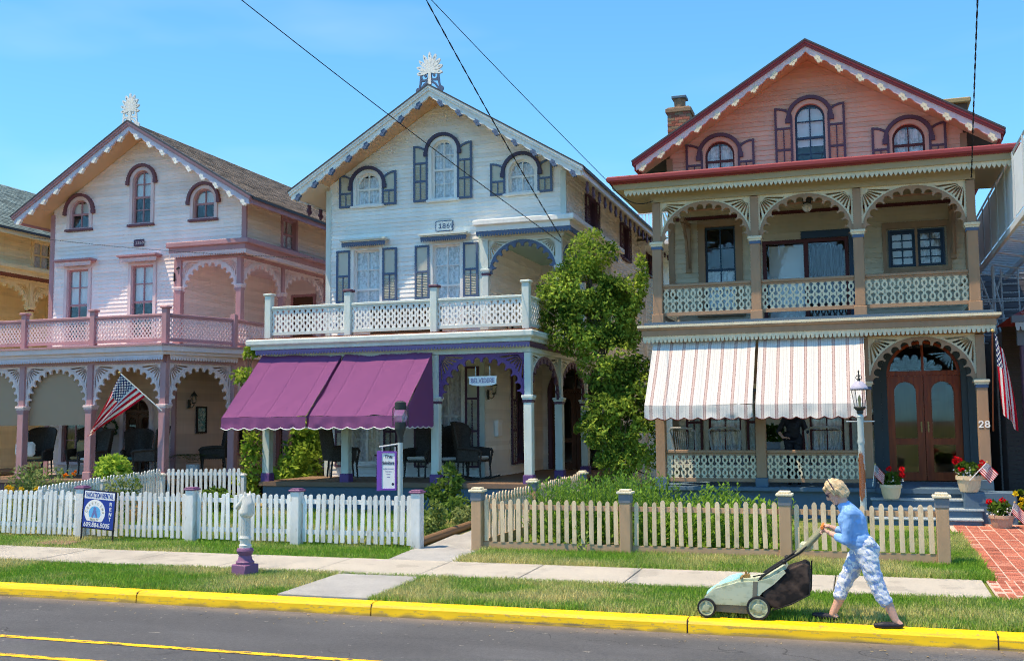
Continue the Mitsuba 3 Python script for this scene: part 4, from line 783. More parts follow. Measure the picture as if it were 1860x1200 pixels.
R_ = solo('log_edging', tube([(-7.12, 16.15, .29), (-7.15, 17.4, .32), (-7.2, 18.9, .35), (-7.3, 20.6, .38)], [.075, .08, .075, .08], 10), 'log', 'round log laid along the garden walk edge', 'log', smooth=50)

# ------------------------------------------------------------------ posts, lamps, signs
hx, hy, hz = -8.32, 12.98, float(gz(12.98))
t = thing('hitching_post', 'white fluted horse head hitching post with purple base in the grass verge', 'hitching post'); Mh = shift(hx, hy, hz, -.25)
add(t, 'base', cat([rb(-.135, .135, -.135, .135, -.03, .16, .012), lathe([(.0, .16), (.125, .16), (.13, .19), (.10, .22), (.088, .28), (.105, .31), (.12, .345), (.11, .375), (.09, .385), (0, .385)], 24)]), 'purple_base', Mh, smooth=40)
an = np.linspace(0, 2 * math.pi, 97)[:-1]; fl = lambda r: Polygon([((r - .010 * max(0, math.cos(a * 12)) ** .7) * math.cos(a), (r - .010 * max(0, math.cos(a * 12)) ** .7) * math.sin(a)) for a in an])
add(t, 'shaft', cat([lathe([(0, .385), (.085, .385), (.088, .42), (.074, .44), (.078, .50), (.086, .515), (.080, .535), (.072, .55), (0, .55)], 24), ex(fl(.070), .55, .84), lathe([(0, .84), (.074, .84), (.086, .855), (.082, .87), (0, .87)], 24)]), 'plaster', Mh, smooth=30)
def mass(parts, edge, it=8):                         # union of hulls of spheres, refined and smoothed
    M = m3.Manifold.batch_boolean([m3.Manifold.batch_hull([m3.Manifold.sphere(r, 14).translate([float(q) for q in p]) for p, r in ch]) for ch in parts], m3.OpType.Add).refine_to_length(edge)
    q = M.to_mesh(); m = trimesh.Trimesh(q.vert_properties[:, :3], q.tri_verts, process=True)
    trimesh.smoothing.filter_taubin(m, lamb=.5, nu=.52, iterations=it); return m
head = mass([[((.02, 0, .87), .075), ((.035, 0, .98), .062)], [((.035, 0, .98), .062), ((.02, 0, 1.06), .05)], [((.02, 0, 1.06), .052), ((-.03, 0, 1.00), .043)], [((-.03, 0, 1.00), .043), ((-.095, 0, .945), .030)], [((-.095, 0, .945), .032), ((-.105, 0, .925), .027)], [((.06, 0, .90), .03), ((.075, 0, 1.0), .025), ((.055, 0, 1.09), .02)]] +
            [[((.03, s * .03, 1.09), .018), ((.025, s * .038, 1.13), .007)] for s in (-1, 1)], .014, 4)
head.vertices = (head.vertices - [0, 0, .87]) * [1.45, 1.3, 1.12] + [-.01, 0, .87]
add(t, 'horse_head', head, 'plaster', Mh, smooth=True)
lx, ly, lz = -8.0, 17.5, float(gz(17.5))
t = thing('lamp_post', 'pale green lamp post with dark collar lantern behind the white fence', 'lamp post'); Ml = shift(lx, ly, lz)
add(t, 'post', lathe([(0, -.05), (.05, -.05), (.047, 1.72), (0, 1.72)], 14), 'pale_post', Ml, smooth=40)
add(t, 'socket', lathe([(.05, 1.68), (.055, 1.80), (.085, 1.90), (.10, 1.93), (.10, 2.05), (0, 2.05)], 16), 'iron', Ml, smooth=40)
add(t, 'lantern_glass', lathe([(.09, 2.05), (.13, 2.13), (.12, 2.22), (.095, 2.28)], 18), 'lamp_glass', Ml, smooth=60)
add(t, 'lantern_cap', lathe([(.10, 2.27), (.105, 2.30), (.105, 2.40), (.06, 2.43), (0, 2.435)], 18), 'iron', Ml, smooth=40)
for s in (-1, 1): add(t, 'lantern_stay', tube([(s * .10, 0, 2.0), (s * .15, 0, 1.98), (s * .15, 0, 2.30), (s * .10, 0, 2.34)], .010, 6), 'iron', Ml)
add(t, 'sign_arm', tube([(0, 0, 1.66), (-.42, .0, 1.60)], .016, 6), 'steel', shift(lx, ly, lz, -.0))
Fs = frame((lx, ly, lz), (math.cos(.15), math.sin(.15), 0), (math.sin(.15), -math.cos(.15), 0))
t = thing('hanging_sign', 'purple framed hanging sign board reading The Belvidere on the lamp post', 'sign')
add(t, 'frame', ex(sbox(-.37, .82, -.07, 1.52).difference(sbox(-.345, .85, -.095, 1.49)), -.03, .03), 'sign_purple', Fs); add(t, 'frame_side', bb(-.435, -.371, .81, 1.53, -.03, .03), 'sign_purple', Fs)
add(t, 'board', bb(-.344, -.096, .851, 1.489, -.012, .015), 'sign_white', Fs)
for x in (-.34, -.10): add(t, 'hanger', bb(x - .007, x + .007, 1.52, 1.60, -.007, .007), 'steel', Fs)
def text(parent, s, h, mat, F, x, y, n, maxw=None, bold=False, rot=0):
    m = meshkit.text_mesh(s, h, .004, bold); w = m.bounds[1, 0] - m.bounds[0, 0]; m.apply_translation([-(m.bounds[0, 0] + w / 2), 0, 0])
    if maxw and w > maxw: m.apply_scale([maxw / w, 1, 1])
    if rot: m.apply_transform(trimesh.transformations.rotation_matrix(rot, [0, 0, 1]))
    add(parent, 'lettering', m, mat, F @ shift(x, y, n))
text(t, 'The', .062, 'ink', Fs, -.22, 1.395, .016, None, True); text(t, 'Belvidere', .062, 'ink', Fs, -.22, 1.28, .016, .22, True)
for i, w in enumerate((.20, .12, .07, .06)): add(t, 'ornament', bb(-.22 - w / 2, -.22 + w / 2, 1.20 - i * .05, 1.212 - i * .05, .0155, .018), 'lilac_trim', Fs)
add(t, 'ornament', ex(Point(-.135, .93).buffer(.025, 5), .0155, .018), 'ink', Fs)
lx, ly, lz = -.05, 18.0, float(gz(18))
t = thing('lamp_post', 'peeling rust streaked lamp post with coach lantern in front of the salmon house', 'lamp post'); Ml = shift(lx, ly, lz)
add(t, 'post', lathe([(0, -.05), (.055, -.05), (.047, 1.6), (.055, 1.62), (.058, 1.66), (.05, 1.70), (.05, 2.02), (.06, 2.06), (.03, 2.10), (0, 2.10)], 16), 'pale_post', Ml, smooth=40)
a_ = np.linspace(-2.6, -.6, 8); rs = cat([tube([(.056 * math.cos(a), .056 * math.sin(a), z0), (.051 * math.cos(a), .051 * math.sin(a), z1)], .006, 5) for a, z0, z1 in zip(a_, (.78, .72, .70, .70, .74, .76, .9, 1.0), (1.40, 1.46, 1.5, 1.46, 1.48, 1.44, 1.3, 1.2))]); add(t, 'rust_streak', rs, 'rust', Ml)
add(t, 'ladder_bar', tube([(-.22, 0, 1.98), (.22, 0, 1.98)], .012, 6), 'steel', Ml)
add(t, 'lantern_base', lathe([(.03, 2.09), (.055, 2.12), (.05, 2.15), (.10, 2.20), (.09, 2.22), (0, 2.22)], 16), 'iron', Ml, smooth=40)
add(t, 'lantern_glass', lathe([(.075, 2.21), (.122, 2.50)], 6), 'lamp_glass', Ml); add(t, 'burner', lathe([(.02, 2.22), (.02, 2.3), (.03, 2.33), (.012, 2.40), (0, 2.41)], 10), 'brass', Ml, smooth=40)
for k in range(6): add(t, 'glazing_bar', tube([(.078 * math.cos(k * math.pi / 3), .078 * math.sin(k * math.pi / 3), 2.21), (.125 * math.cos(k * math.pi / 3), .125 * math.sin(k * math.pi / 3), 2.50)], .006, 5), 'iron', Ml)
add(t, 'lantern_roof', lathe([(.140, 2.50), (.142, 2.52), (.125, 2.55), (.095, 2.59), (.05, 2.63), (0, 2.635)], 18), 'lav_white', Ml, smooth=40); add(t, 'lantern_rim', lathe([(.12, 2.488), (.146, 2.488), (.146, 2.502), (.12, 2.502)], 18), 'iron', Ml)
add(t, 'lantern_finial', cat([lathe([(.02, 2.63), (.03, 2.66), (.012, 2.69), (.022, 2.72), (.008, 2.76), (.016, 2.79), (0, 2.82)], 10)] + [tube([(0, 0, 2.64), (.05 * math.cos(k * 1.57), .05 * math.sin(k * 1.57), 2.68), (.03 * math.cos(k * 1.57), .03 * math.sin(k * 1.57), 2.73)], .007, 5) for k in range(4)]), 'iron', Ml)
# rental board
sg = frame((-13.08, 15.62, float(gz(15.6))), (math.cos(-.07), 0, math.sin(-.07)), (0, -1, 0), (math.sin(.07), 0, math.cos(.07)))
t = thing('rental_sign', 'blue and white vacation rental board on two stakes before the white fence', 'sign')
add(t, 'board', bb(-.34, .34, .24, .90, -.008, .008), 'sign_blue', sg); add(t, 'frame', ex(sbox(-.355, .225, .355, .915).difference(sbox(-.338, .242, .338, .898)), -.014, .014), 'black', sg); add(t, 'white_panel', bb(-.325, .325, .755, .888, .0085, .0105), 'sign_white', sg)
for x in (-.34, .34): add(t, 'stake', bb(x - .012, x + .012, -.10, .224, -.01, .01), 'black', sg)
text(t, 'VACATION RENTAL', .085, 'sign_blue', sg, 0, .782, .011, .60, True); text(t, '609.884.5005', .075, 'sign_white', sg, -.02, .262, .009, .56, True)
dome = Point(-.08, .52).buffer(.225, 24).intersection(sbox(-1, .36, 1, 1))
add(t, 'emblem_ring', ex(dome, .0085, .0105), 'sign_white', sg); add(t, 'emblem_disc', ex(Point(-.08, .50).buffer(.128, 20).intersection(sbox(-1, .425, 1, 1)), .0108, .0125), 'sky_print', sg)
add(t, 'emblem_figure', ex(unary_union([Polygon([(-.15, .425), (-.11, .56), (-.05, .56), (-.01, .425), (-.045, .425), (-.08, .50), (-.115, .425)]), Point(-.08, .585).buffer(.03, 6)]), .0127, .0142), 'lav_blue', sg)
for s, a0, a1, r, c in (('COASTLINE', 172, 8, .165, 0),):
    for i, chh in enumerate(s):
        a = math.radians(a0 + (a1 - a0) * i / (len(s) - 1)); text(t, chh, .040, 'ochre_ink', sg, -.08 + r * math.cos(a), .50 + r * math.sin(a), .011, None, False, a - math.pi / 2)
text(t, 'REALTY', .036, 'ochre_ink', sg, -.08, .375, .011, .28)
for i, chh in enumerate('RENT'): text(t, chh, .062, 'sign_white', sg, .255, .655 - i * .088, .009, None, True)
solo('paving_disc', rb(-.33, .33, -.22, .22, -.02, .035, .02), 'old_brown', 'flat brown stone in the grass left of the rental board stake', 'stone', shift(-13.55, 15.25, float(gz(15.3)), .1))
# name board in the white porch arch
t = thing('name_board', 'small white BELVIDERE name board hanging in the white porch arch', 'sign'); Fb = FRONT(YP - .05)
add(t, 'board', ex(unary_union([sbox(-8.34, 3.15, -7.70, 3.31), Polygon([(-8.36, 3.33), (-8.30, 3.145), (-7.74, 3.145), (-7.68, 3.33)]), ell(-8.02, 3.15, .28, .035, 8)]), .0, .025), 'sign_white', Fb); text(t, 'BELVIDERE', .10, 'lilac_trim', Fb, -8.02, 3.185, .0252, .56, True)
add(t, 'hanger', bb(-8.2, -8.185, 3.32, 3.55, .008, .02), 'steel', Fb); add(t, 'hanger', bb(-7.86, -7.845, 3.32, 3.55, .008, .02), 'steel', Fb)

# ------------------------------------------------------------------ flags
def flag(label, p0, p1, size, hangfn, group=None, knob='brass', polem='sign_white'):
    t = thing('flag', label, 'flag', group); p0, p1 = np.array(p0, float), np.array(p1, float)
    add(t, 'pole', tube([p0, p1], .014 * size ** .5, 8), polem); add(t, 'knob', trimesh.creation.icosphere(2, .03 * size ** .5), knob, shift(*p1))
    m, uv = sheet(hangfn, 40, 26); add(t, 'cloth', m, 'flag_print', smooth=True, uv=uv)
A0, A1 = np.array([-16.44, 21.86, 2.66]), np.array([-17.28, 21.30, 3.60])
def fl1(s, t):                                      # t runs down along the pole from its tip... s along the fly
    at = A1 + (A0 - A1) * .0; d = A0 - A1
    h = (1 - t) * .58 + .04
    bx, by, bz = A1[0] + d[0] * h, A1[1] + d[1] * h, A1[2] + d[2] * h
    k = s * 1.25
    E = np.array([-17.98, 21.22, 2.16]); cx = bx + (E[0] - bx + .20 * (t - .5)) * s; cy = by + (E[1] - by) * s + .07 * np.sin(t * 12 + s * 5) * (.2 + s); cz = bz + (E[2] - bz + .24 * (t - .5)) * s + .14 * np.sin(math.pi * s) * (t - .2)
    return cx - .08 * np.sin(math.pi * s) * (1 - t), cy, cz
    return bx - .42 * k - .16 * k * (1 - t) - .10 * k * k * (t - .9), by + .03 * k + .06 * np.sin(t * 11 + s * 4) * s, bz - .92 * k + .06 * np.sin(t * 9) * s + .28 * s * (1 - t)
flag('united states flag on a slanting white pole at the pink porch corner', A0, A1, 1, fl1)
B0, B1 = np.array([2.34, 21.93, 2.05]), np.array([2.36, 21.45, 3.93])
def fl2(s, t):
    # hoist along the pole (t = 1 at the top), fly hanging straight down in folds
    bx = B1[0] + .02 + (1 - t) * .16 * (1 - .3 * s); by = B1[1] - .02 + (1 - t) * .12 + .05 * np.sin(t * 14) * (.3 + s)
    return bx + .16 * s - .05 * s * s + (1 - t) * .12 * s + .03 * np.sin(t * 9 + s * 3), by, B1[2] - .06 - 1.50 * s - (1 - t) * .38 * (1 - .15 * s)
flag('united states flag hanging limp by the numbered porch post', B0, B1, 1, fl2, polem='rust_brown')
def smallflag(label, x, y, z, dx, dz, L, g):
    p0, p1 = np.array([x, y, z]), np.array([x + dx, y - .08, z + dz])
    def f(s, t): return p1[0] + .02 * 0 + (p0[0] - p1[0]) * (1 - t) * .5 + s * L * .55 * (1 if dx >= 0 else .8), p1[1] + .02 * np.sin(s * 9 + t * 3), p1[2] + (p0[2] - p1[2]) * (1 - t) * .5 - s * L * .62
    flag(label, p0, p1, .35, f, g)
smallflag('tiny flag stuck in the geranium pot on the porch step', 1.82, 21.18, 1.15, .30, .34, .34, None); smallflag('tiny flag standing by the left geranium pot at the door', .12, 21.35, 1.02, .06, .42, .30, None); smallflag('tiny faded flag drooping in the low pot on the bricks', 2.36, 20.62, .45, .12, .36, .34, None)

# ------------------------------------------------------------------ porch furniture and fittings
wall_lantern('black wall lantern beside the pink house porch picture', -17.87, 24.95, 2.9, 1, 0); wall_lantern('black wall lantern inside the white house corner porch', -8.86, 27.0, 3.0, 1, 0); wall_lantern('dark wall lantern on the front wall right of the pink house door', -18.0, 24.36, 6.4, 1, 0); wall_lantern('black carriage lantern on the inner corner of the white house front wall', -8.86, 24.6, 3.0, 1, 0)
t = thing('letter_box', 'white letter box on the inner side wall of the white porch', 'mailbox'); add(t, 'box', rb(-.16, .16, 1.95, 2.35, .03, .13, .012), 'trim_white', SIDE(-8.9) @ shift(25.25)); add(t, 'lid', rb(-.17, .17, 2.30, 2.37, .03, .15, .01), 'trim_white', SIDE(-8.9) @ shift(25.25))
t = thing('stained_glass_picture', 'framed teal leaded glass panel on the side wall of the pink porch', 'picture'); add(t, 'frame', ex(sbox(-.24, 2.08, .24, 2.84).difference(sbox(-.19, 2.13, .19, 2.79)), .03, .07), 'black', SIDE(-17.92) @ shift(25.55)); add(t, 'glazing', bb(-.19, .19, 2.13, 2.79, .03, .045), 'stained', SIDE(-17.92) @ shift(25.55))
rocker('tall winged wicker chair left of the second post on the white porch', -11.95, 22.8, ZF + .012, 2.2, scale=1.18, rock=False); rocker('dark wicker chair behind the hanging sign on the white porch', -10.0, 23.1, ZF + .012, -.2, scale=1.1, rock=False); rocker('black rocking chair under the lace arch by the shuttered window', -8.75, 23.3, ZF + .012, 1.5, scale=1.12); rocker('dark wicker chair at the right of the bay behind the sign', -9.35, 23.5, ZF + .012, .2, scale=1.05)
table('dark wicker side table between the white porch chairs', -10.85, 22.9, ZF + .012, .28, .60)
rocker('dark wicker chair with tan pillow behind the pink house roller shade', -20.0, 23.3, ZF, .2, cush='cushion_tan', scale=1.1, rock=False); rocker('dark wicker chair with pale throw in the shaded pink bay', -19.35, 22.9, ZF, -.5, scale=1.05, rock=False); rocker('rocking chair with striped cushion beside the pink house door', -17.85, 23.2, ZF, -1.2, scale=1.1); rocker('dark wicker chair left of the pink house door', -18.45, 23.5, ZF, .5, scale=1.05, rock=False, cush='teal'); rocker('teal cushioned wicker chair in the angled side bay of the pink porch', -16.95, 24.8, ZF, -.9, cush='teal', scale=1.15, rock=False); rocker('second dark chair in the far left bay of the pink porch', -21.4, 23.1, ZF, .3, cush='cushion_tan', scale=1.1, rock=False)
solo('throw_pillow', rb(-.26, .26, -.09, .09, -.2, .2, .07), 'cushion_tan', 'tan square pillow propped on the shaded pink porch seat', 'pillow', shift(-20.0, 23.35, ZF + .78), smooth=50); solo('throw_pillow', rb(-.26, .26, -.08, .08, -.2, .2, .07), 'sign_white', 'white pillow at the far left of the pink porch', 'pillow', shift(-21.5, 22.8, ZF + .75, .4), smooth=50)
rocker('white round-backed wicker chair in the left bay of the salmon porch', -2.72, 22.75, ZF, 2.9, 'pale_wicker', 'sign_blue2', group='white wicker chairs on the salmon porch', rock=False, hoop=True); rocker('white round-backed wicker chair in the bay nearest the arched door', -.85, 22.75, ZF, 3.3, 'pale_wicker', 'sign_blue2', group='white wicker chairs on the salmon porch', rock=False, hoop=True); rocker('white wicker chair half hidden by the left post of the salmon porch', -3.55, 22.9, ZF, 2.6, 'pale_wicker', 'sign_blue2', group='white wicker chairs on the salmon porch', rock=False, hoop=True)
table('white table with a dark planter in the middle of the salmon porch', -1.85, 23.6, ZF, .38, .72, 'pale_wicker')
tr = cat([rb(-.9, .9, -.38, .38, .42, .46, .01)] + [bb(s * .85 - .03, s * .85 + .03, q * .33 - .03, q * .33 + .03, 0, .42) for s in (-1, 1) for q in (-1, 1)]); 
t = thing('low_bench', 'long dark slatted bench lying on the white balcony behind the railing', 'bench')
for k in range(14): add(t, 'slat', bb(-12.85 + .0, -10.2, 22.5 + k * .035, 22.52 + k * .035, 5.10, 5.13) if k < 1 else bb(-10.95 - .0 + k * .11, -10.88 + k * .11, 22.35, 22.8, 5.10, 5.135), 'wicker')
add(t, 'bench_frame', cat([bb(-11.0, -9.35, 22.34, 22.38, 4.36, 5.098), bb(-11.0, -9.35, 22.77, 22.81, 4.36, 5.098)]), 'wicker')
t = thing('balcony_chair', 'round hoop-backed chair in the upper corner porch of the white house', 'chair'); add(t, 'hoop', tube([(-.30, 0, .4), (-.28, 0, .75), (-.12, 0, .93), (.12, 0, .93), (.28, 0, .75), (.30, 0, .4)], .022, 6), 'wicker', shift(-8.1, 24.9, Z2)); add(t, 'seat', lathe([(0, .38), (.3, .38), (.3, .42), (0, .42)], 16), 'wicker', shift(-8.1, 24.7, Z2))
for k in range(4): add(t, 'leg', bb(-.02, .02, -.02, .02, 0, .38), 'wicker', shift(-8.1 + .2 * (-1) ** k, 24.7 + .2 * (-1) ** (k // 2), Z2))

# ------------------------------------------------------------------ neighbour on the right: dark house, red porch roof, steel escape stair
HD = thing('dark_house', 'dark house with red shingle porch roof at the right edge of the picture', 'house')
add(HD, 'wall', cat([bb(2.95, 12, 25.2, 40, .2, 4.2), bb(3.05, 12, 29.6, 40, 4.21, 6.3)]), 'wall_grey')
W5 = add(HD, 'front_wall', bb(2.95, 12, 25.05, 25.19, .2, 4.3), 'plum')
for k in range(40):
    add(W5, 'siding_board', bb(2.93, 9, 25.02, 25.048 , .3 + k * .1, .39 + k * .1), 'dark_brown')
W6 = add(HD, 'upper_wall', bb(3.04, 12, 29.5, 29.595, 4.2, 6.3), 'wall_grey')
for k in range(14): add(W6, 'siding_board', bb(3.03, 9, 29.46, 29.498, 4.3 + k * .14, 4.425 + k * .14), 'wall_grey')
ap, e0 = np.array([6.3, 25.0, 5.75]), .0
q = m3.Manifold.hull_points(np.array([[2.82, 22.3, 4.28], [10, 22.3, 4.28], [2.82, 25.0, 4.28], [10, 25.0, 4.28], [5.0, 25.0, 5.5], [10, 25.0, 5.5]])).to_mesh()
R = add(HD, 'porch_roof', trimesh.Trimesh(q.vert_properties[:, :3], q.tri_verts, process=False), 'barn_red')
d = np.array([0, 2.7, 1.22]); d /= np.linalg.norm(d); nn = np.array([0, -d[2], d[1]]); sh_ = []
for r in range(19):
    for c in range(26):
        x = 2.82 + c * .16 + (r % 2) * .08; y0 = r * .15
        if x < 2.84 + y0 * .77: continue
        b = bb(0, .155, 0, .17, .002, .018); v = b.vertices; P = np.array([x, 22.3, 4.28]) + v[:, :1] * [1, 0, 0] + np.outer(y0 + v[:, 1], d) + np.outer(v[:, 2] + .014 * (1 - v[:, 1] / .17) * (v[:, 2] > .01), nn); b.vertices = P; sh_.append(b)
add(R, 'shingles', cat(sh_), 'red_shingle', kindof='stuff')
add(HD, 'cornice', bb(2.80, 10, 22.26, 22.40, 4.14, 4.279), 'wall_grey'); add(HD, 'cornice_valance', ex(scallop(2.86, 9, 4.14, .16, .09, 'round'), .0, .02), 'wall_trim', FRONT(22.3)); add(HD, 'porch_beam', bb(2.9, 10, 22.42, 22.56, 3.7, 4.13), 'wall_grey')
for x in (3.05, 5.2): add(HD, 'porch_post', rb(x - .1, x + .1, 22.4, 22.6, .3, 3.7, .015), 'plum')
add(HD, 'window', ex(sbox(3.35, 1.6, 4.35, 3.5).difference(sbox(3.43, 1.68, 4.27, 3.42)), .0, .08), 'wall_trim', FRONT(25.02)); add(HD, 'window_pane', bb(3.43, 4.27, 1.68, 3.42, .02, .03), 'black', FRONT(25.02)); add(HD, 'porch_floor', bb(2.9, 10, 22.3, 25.0, .2, .72), 'dark_brown'); add(HD, 'porch_rail', cat([bb(3.15, 5.1, 22.45, 22.5, 1.35, 1.42), bb(3.15, 5.1, 22.45, 22.5, .9, .96)]), 'wall_trim')
add(HD, 'porch_step', bb(2.95, 3.6, 21.9, 22.29, .2, .52), 'dark_brown')
t = thing('escape_stair', 'galvanised steel fire escape walkway with guard panels and ladder beside the salmon house', 'fire escape')
for k in range(8): add(t, 'guard_panel', bb(2.83, 2.85, 18.6 + k * 1.3, 19.86 + k * 1.3, 6.04, 7.16), 'gal_panel'); add(t, 'guard_post', bb(2.80, 2.825, 18.55 + k * 1.3, 18.59 + k * 1.3, 5.9, 7.24), 'steel')
add(t, 'handrail', tube([(2.83, 18.5, 7.24), (2.83, 29, 7.24)], .025, 6), 'steel'); add(t, 'handrail', tube([(4.3, 18.5, 7.0), (4.3, 29, 7.0)], .02, 6), 'steel')
for x in (2.80, 3.55, 4.3): add(t, 'joist', bb(x - .03, x + .03, 18.5, 29, 5.80, 5.92), 'steel')
for k in range(38): add(t, 'grating_bar', bb(2.86, 4.27, 18.6 + k * .275, 18.72 + k * .275, 5.925, 5.955), 'steel')
for k in range(6): add(t, 'brace', tube([(2.82, 19 + k * 1.7, 5.8), (3.55, 19.9 + k * 1.7, 5.78), (4.28, 20.7 + k * 1.7, 5.8)], .022, 6), 'steel')
for x, y in ((2.95, 26.2), (4.2, 26.2), (2.95, 28.8), (4.2, 28.8)): add(t, 'stair_leg', tube([(x, y, .3), (x, y, 5.8)], .035, 6), 'steel')
for z in (4.55, 4.95, 5.0): add(t, 'rail', tube([(2.6, 26, z), (4.4, 26, z)], .018, 6), 'steel')
for a, b in (((2.7, 27.4, 4.0), (3.3, 27.4, 5.8)), ((3.3, 27.4, 4.0), (2.8, 27.4, 5.7)), ((3.35, 27, 4.1), (3.0, 27, 5.8)), ((3.2, 26.4, 4.2), (4.2, 26.4, 5.8))): add(t, 'brace', tube([a, b], .022, 6), 'steel')
for k in range(9): add(t, 'tread', bb(2.62, 3.02, 27.6 + k * .1, 27.85 + k * .1, 4.1 + k * .2, 4.13 + k * .2), 'steel')
for k in range(8): add(t, 'ladder_rung', bb(3.18, 3.52, 26.6, 26.63, 4.2 + k * .2, 4.225 + k * .2), 'steel')
for x in (3.17, 3.53): add(t, 'ladder_rail', tube([(x, 26.6, 4.0), (x, 26.65, 5.8)], .018, 6), 'steel')
# deck rail seen far behind the white house
t = thing('roof_deck', 'pale railed deck standing behind the tree between the white and salmon houses', 'deck'); add(t, 'deck_floor', bb(-6.75, -4.9, 33.2, 37, 8.0, 8.14), 'trim_white'); add(t, 'deck_rail', cat([bb(-6.75, -4.9, 33.2, 33.26, 9.02, 9.08), bb(-6.75, -4.9, 33.2, 33.26, 8.25, 8.29)]), 'trim_white')
for k in range(17): add(t, 'baluster', bb(-6.72 + k * .11, -6.69 + k * .11, 33.215, 33.245, 8.29, 9.02), 'trim_white')
for x in (-6.6, -5.0): add(t, 'deck_post', bb(x - .06, x + .06, 33.3, 33.42, .2, 8.0), 'trim_white')

# ------------------------------------------------------------------ overhead wires
def wire(label, a, b, r, sag, twist=False):
    a, b = np.array(a, float), np.array(b, float); n = 160 if twist else 40; s = np.linspace(0, 1, n)[:, None]; p = a + (b - a) * s; p[:, 2] -= sag * 4 * (s * (1 - s))[:, 0]
    if twist:
        th = np.arange(n) * .9; ms = [tube(p + r * .8 * np.stack([np.cos(th + k), np.sin(th + k) * .4, np.sin(th + k)], -1), r * .75, 5) for k in (0, math.pi)]; m = cat(ms)
    else: m = tube(p, r, 6)
    solo('overhead_wire', m, 'black', label, 'wire', smooth=True)
def beyond(a, q, k): a, q = np.array(a, float), np.array(q, float); return a + (q - a) * k
wire('thin wire crossing the white gable from the upper left', (-6.75, 24.0, 6.6), beyond((-6.75, 24.0, 6.6), (-10.14, 16, 9.96), 2.0), .009, .25)
wire('twisted service cable dropping to the white corner porch', (-6.72, 23.9, 6.7), beyond((-6.72, 23.9, 6.7), (-6.78, 16, 9.6), 1.8), .010, .22, True)
wire('thin wire running to the left end of the red roof edge', (-4.95, 21.3, 7.35), beyond((-4.95, 21.3, 7.35), (-6.63, 16, 9.47), 2.4), .007, .12)
wire('twisted service cable hanging down to the right porch post', (2.16, 21.8, 6.95), beyond((2.16, 21.8, 6.95), (1.80, 16, 8.29), 2.2), .010, -.25, True)
wire('thin wire strung across the front of the pink house', (-12.6, 22.5, 6.35), (-22.6, 23.9, 7.75), .007, .10); 
wire('short loop of cable under the left end of the red roof', (-4.93, 21.3, 7.33), (-4.1, 21.85, 6.98), .010, .22)
# ------------------------------------------------------------------ plants
def leafmesh(P, D, N, L, W, C):
    S = np.cross(D, N); S /= np.linalg.norm(S, axis=1, keepdims=True) + 1e-9; n = len(P); L = L[:, None]; W = W[:, None]
    V = np.stack([P - D * L * .5, P + S * W * .5 - N * W * .18 + D * L * .05, P + D * L * .5 - N * L * .10, P - S * W * .5 - N * W * .18 + D * L * .05], 1).reshape(-1, 3)
    i = np.arange(n)[:, None] * 4; F = np.vstack([i + [0, 1, 2], i + [0, 2, 3]])
    return trimesh.Trimesh(V, F, process=False), np.repeat(C, 4, 0)
def unit(a): return a / (np.linalg.norm(a, axis=1, keepdims=True) + 1e-9)
def cloud(blobs, n, size, lo, hi, seed, shell=.45, thr=.38, fr=2.6, asp=.5, up=.35, outw=.8):
    r = np.random.default_rng(seed); B = np.array(blobs, float); w = (B[:, 3] * B[:, 4] * B[:, 5]) ** .75; k = r.choice(len(B), n * 2, p=w / w.sum())
    d = unit(r.normal(size=(n * 2, 3))); rad = r.random(n * 2)[:, None] ** shell
    P = B[k, :3] + d * rad * B[k, 3:6]; q = meshkit.fbm(P * fr + seed, 3, seed); keep = q > thr; P, d, q = P[keep][:n], d[keep][:n], q[keep][:n]; n = len(P)
    D = unit(d * outw + r.normal(size=(n, 3)) * .8 + [0, 0, -.15]); N = unit(d * .7 + r.normal(size=(n, 3)) * .55 + [0, 0, up])
    L = size * r.uniform(.5, 1.6, n); t = np.clip(.5 + (meshkit.fbm(P * 1.7 + 31, 2, seed + 5) - .5) * 1.8 + r.normal(size=n) * .22, 0, 1)[:, None]
    return leafmesh(P, D, N, L, L * asp, np.array(lo) * (1 - t) + np.array(hi) * t)
def plant(kind, label, cat_, blobs, n, size, lo, hi, seed, stems=(), group=None, **kw):
    t = thing(kind, label, cat_, group); m, c = cloud(blobs, n, size, lo, hi, seed, **kw)
    add(t, 'foliage', m, 'leaf', color=c)
    if stems: add(t, 'stem' if kind != 'leafy_tree' else 'trunk', cat([tube(p, r, 7) for p, r in stems]), 'bark', smooth=50)
    return t
def limbs(base, blobs, r0, seed):
    r = np.random.default_rng(seed); out = []; base = np.array(base, float); tip = np.array(max(blobs, key=lambda b: b[2])[:3]); 
    main = np.array([base + (tip - base) * s + [0.06 * math.sin(5 * s), .05 * math.sin(4 * s + 1), 0] for s in np.linspace(0, 1, 9)]); out.append((main, np.linspace(r0, r0 * .2, 9)))
    for b in blobs:
        for k in range(3):
            e = np.array(b[:3]) + r.normal(size=3) * np.array(b[3:6]) * .5; i = min(7, max(0, int(8 * np.clip((b[2] - b[5] * .6 - base[2]) / (tip[2] - base[2] + 1e-6), 0, .9)))); s = main[i]; mid = (s + e) / 2 + r.normal(size=3) * .08 + [0, 0, .1]
            out.append((np.array([s, mid, e]), np.array([r0 * .4, r0 * .25, r0 * .08])))
    return out
GL, GH = (.06, .13, .025), (.20, .34, .06)
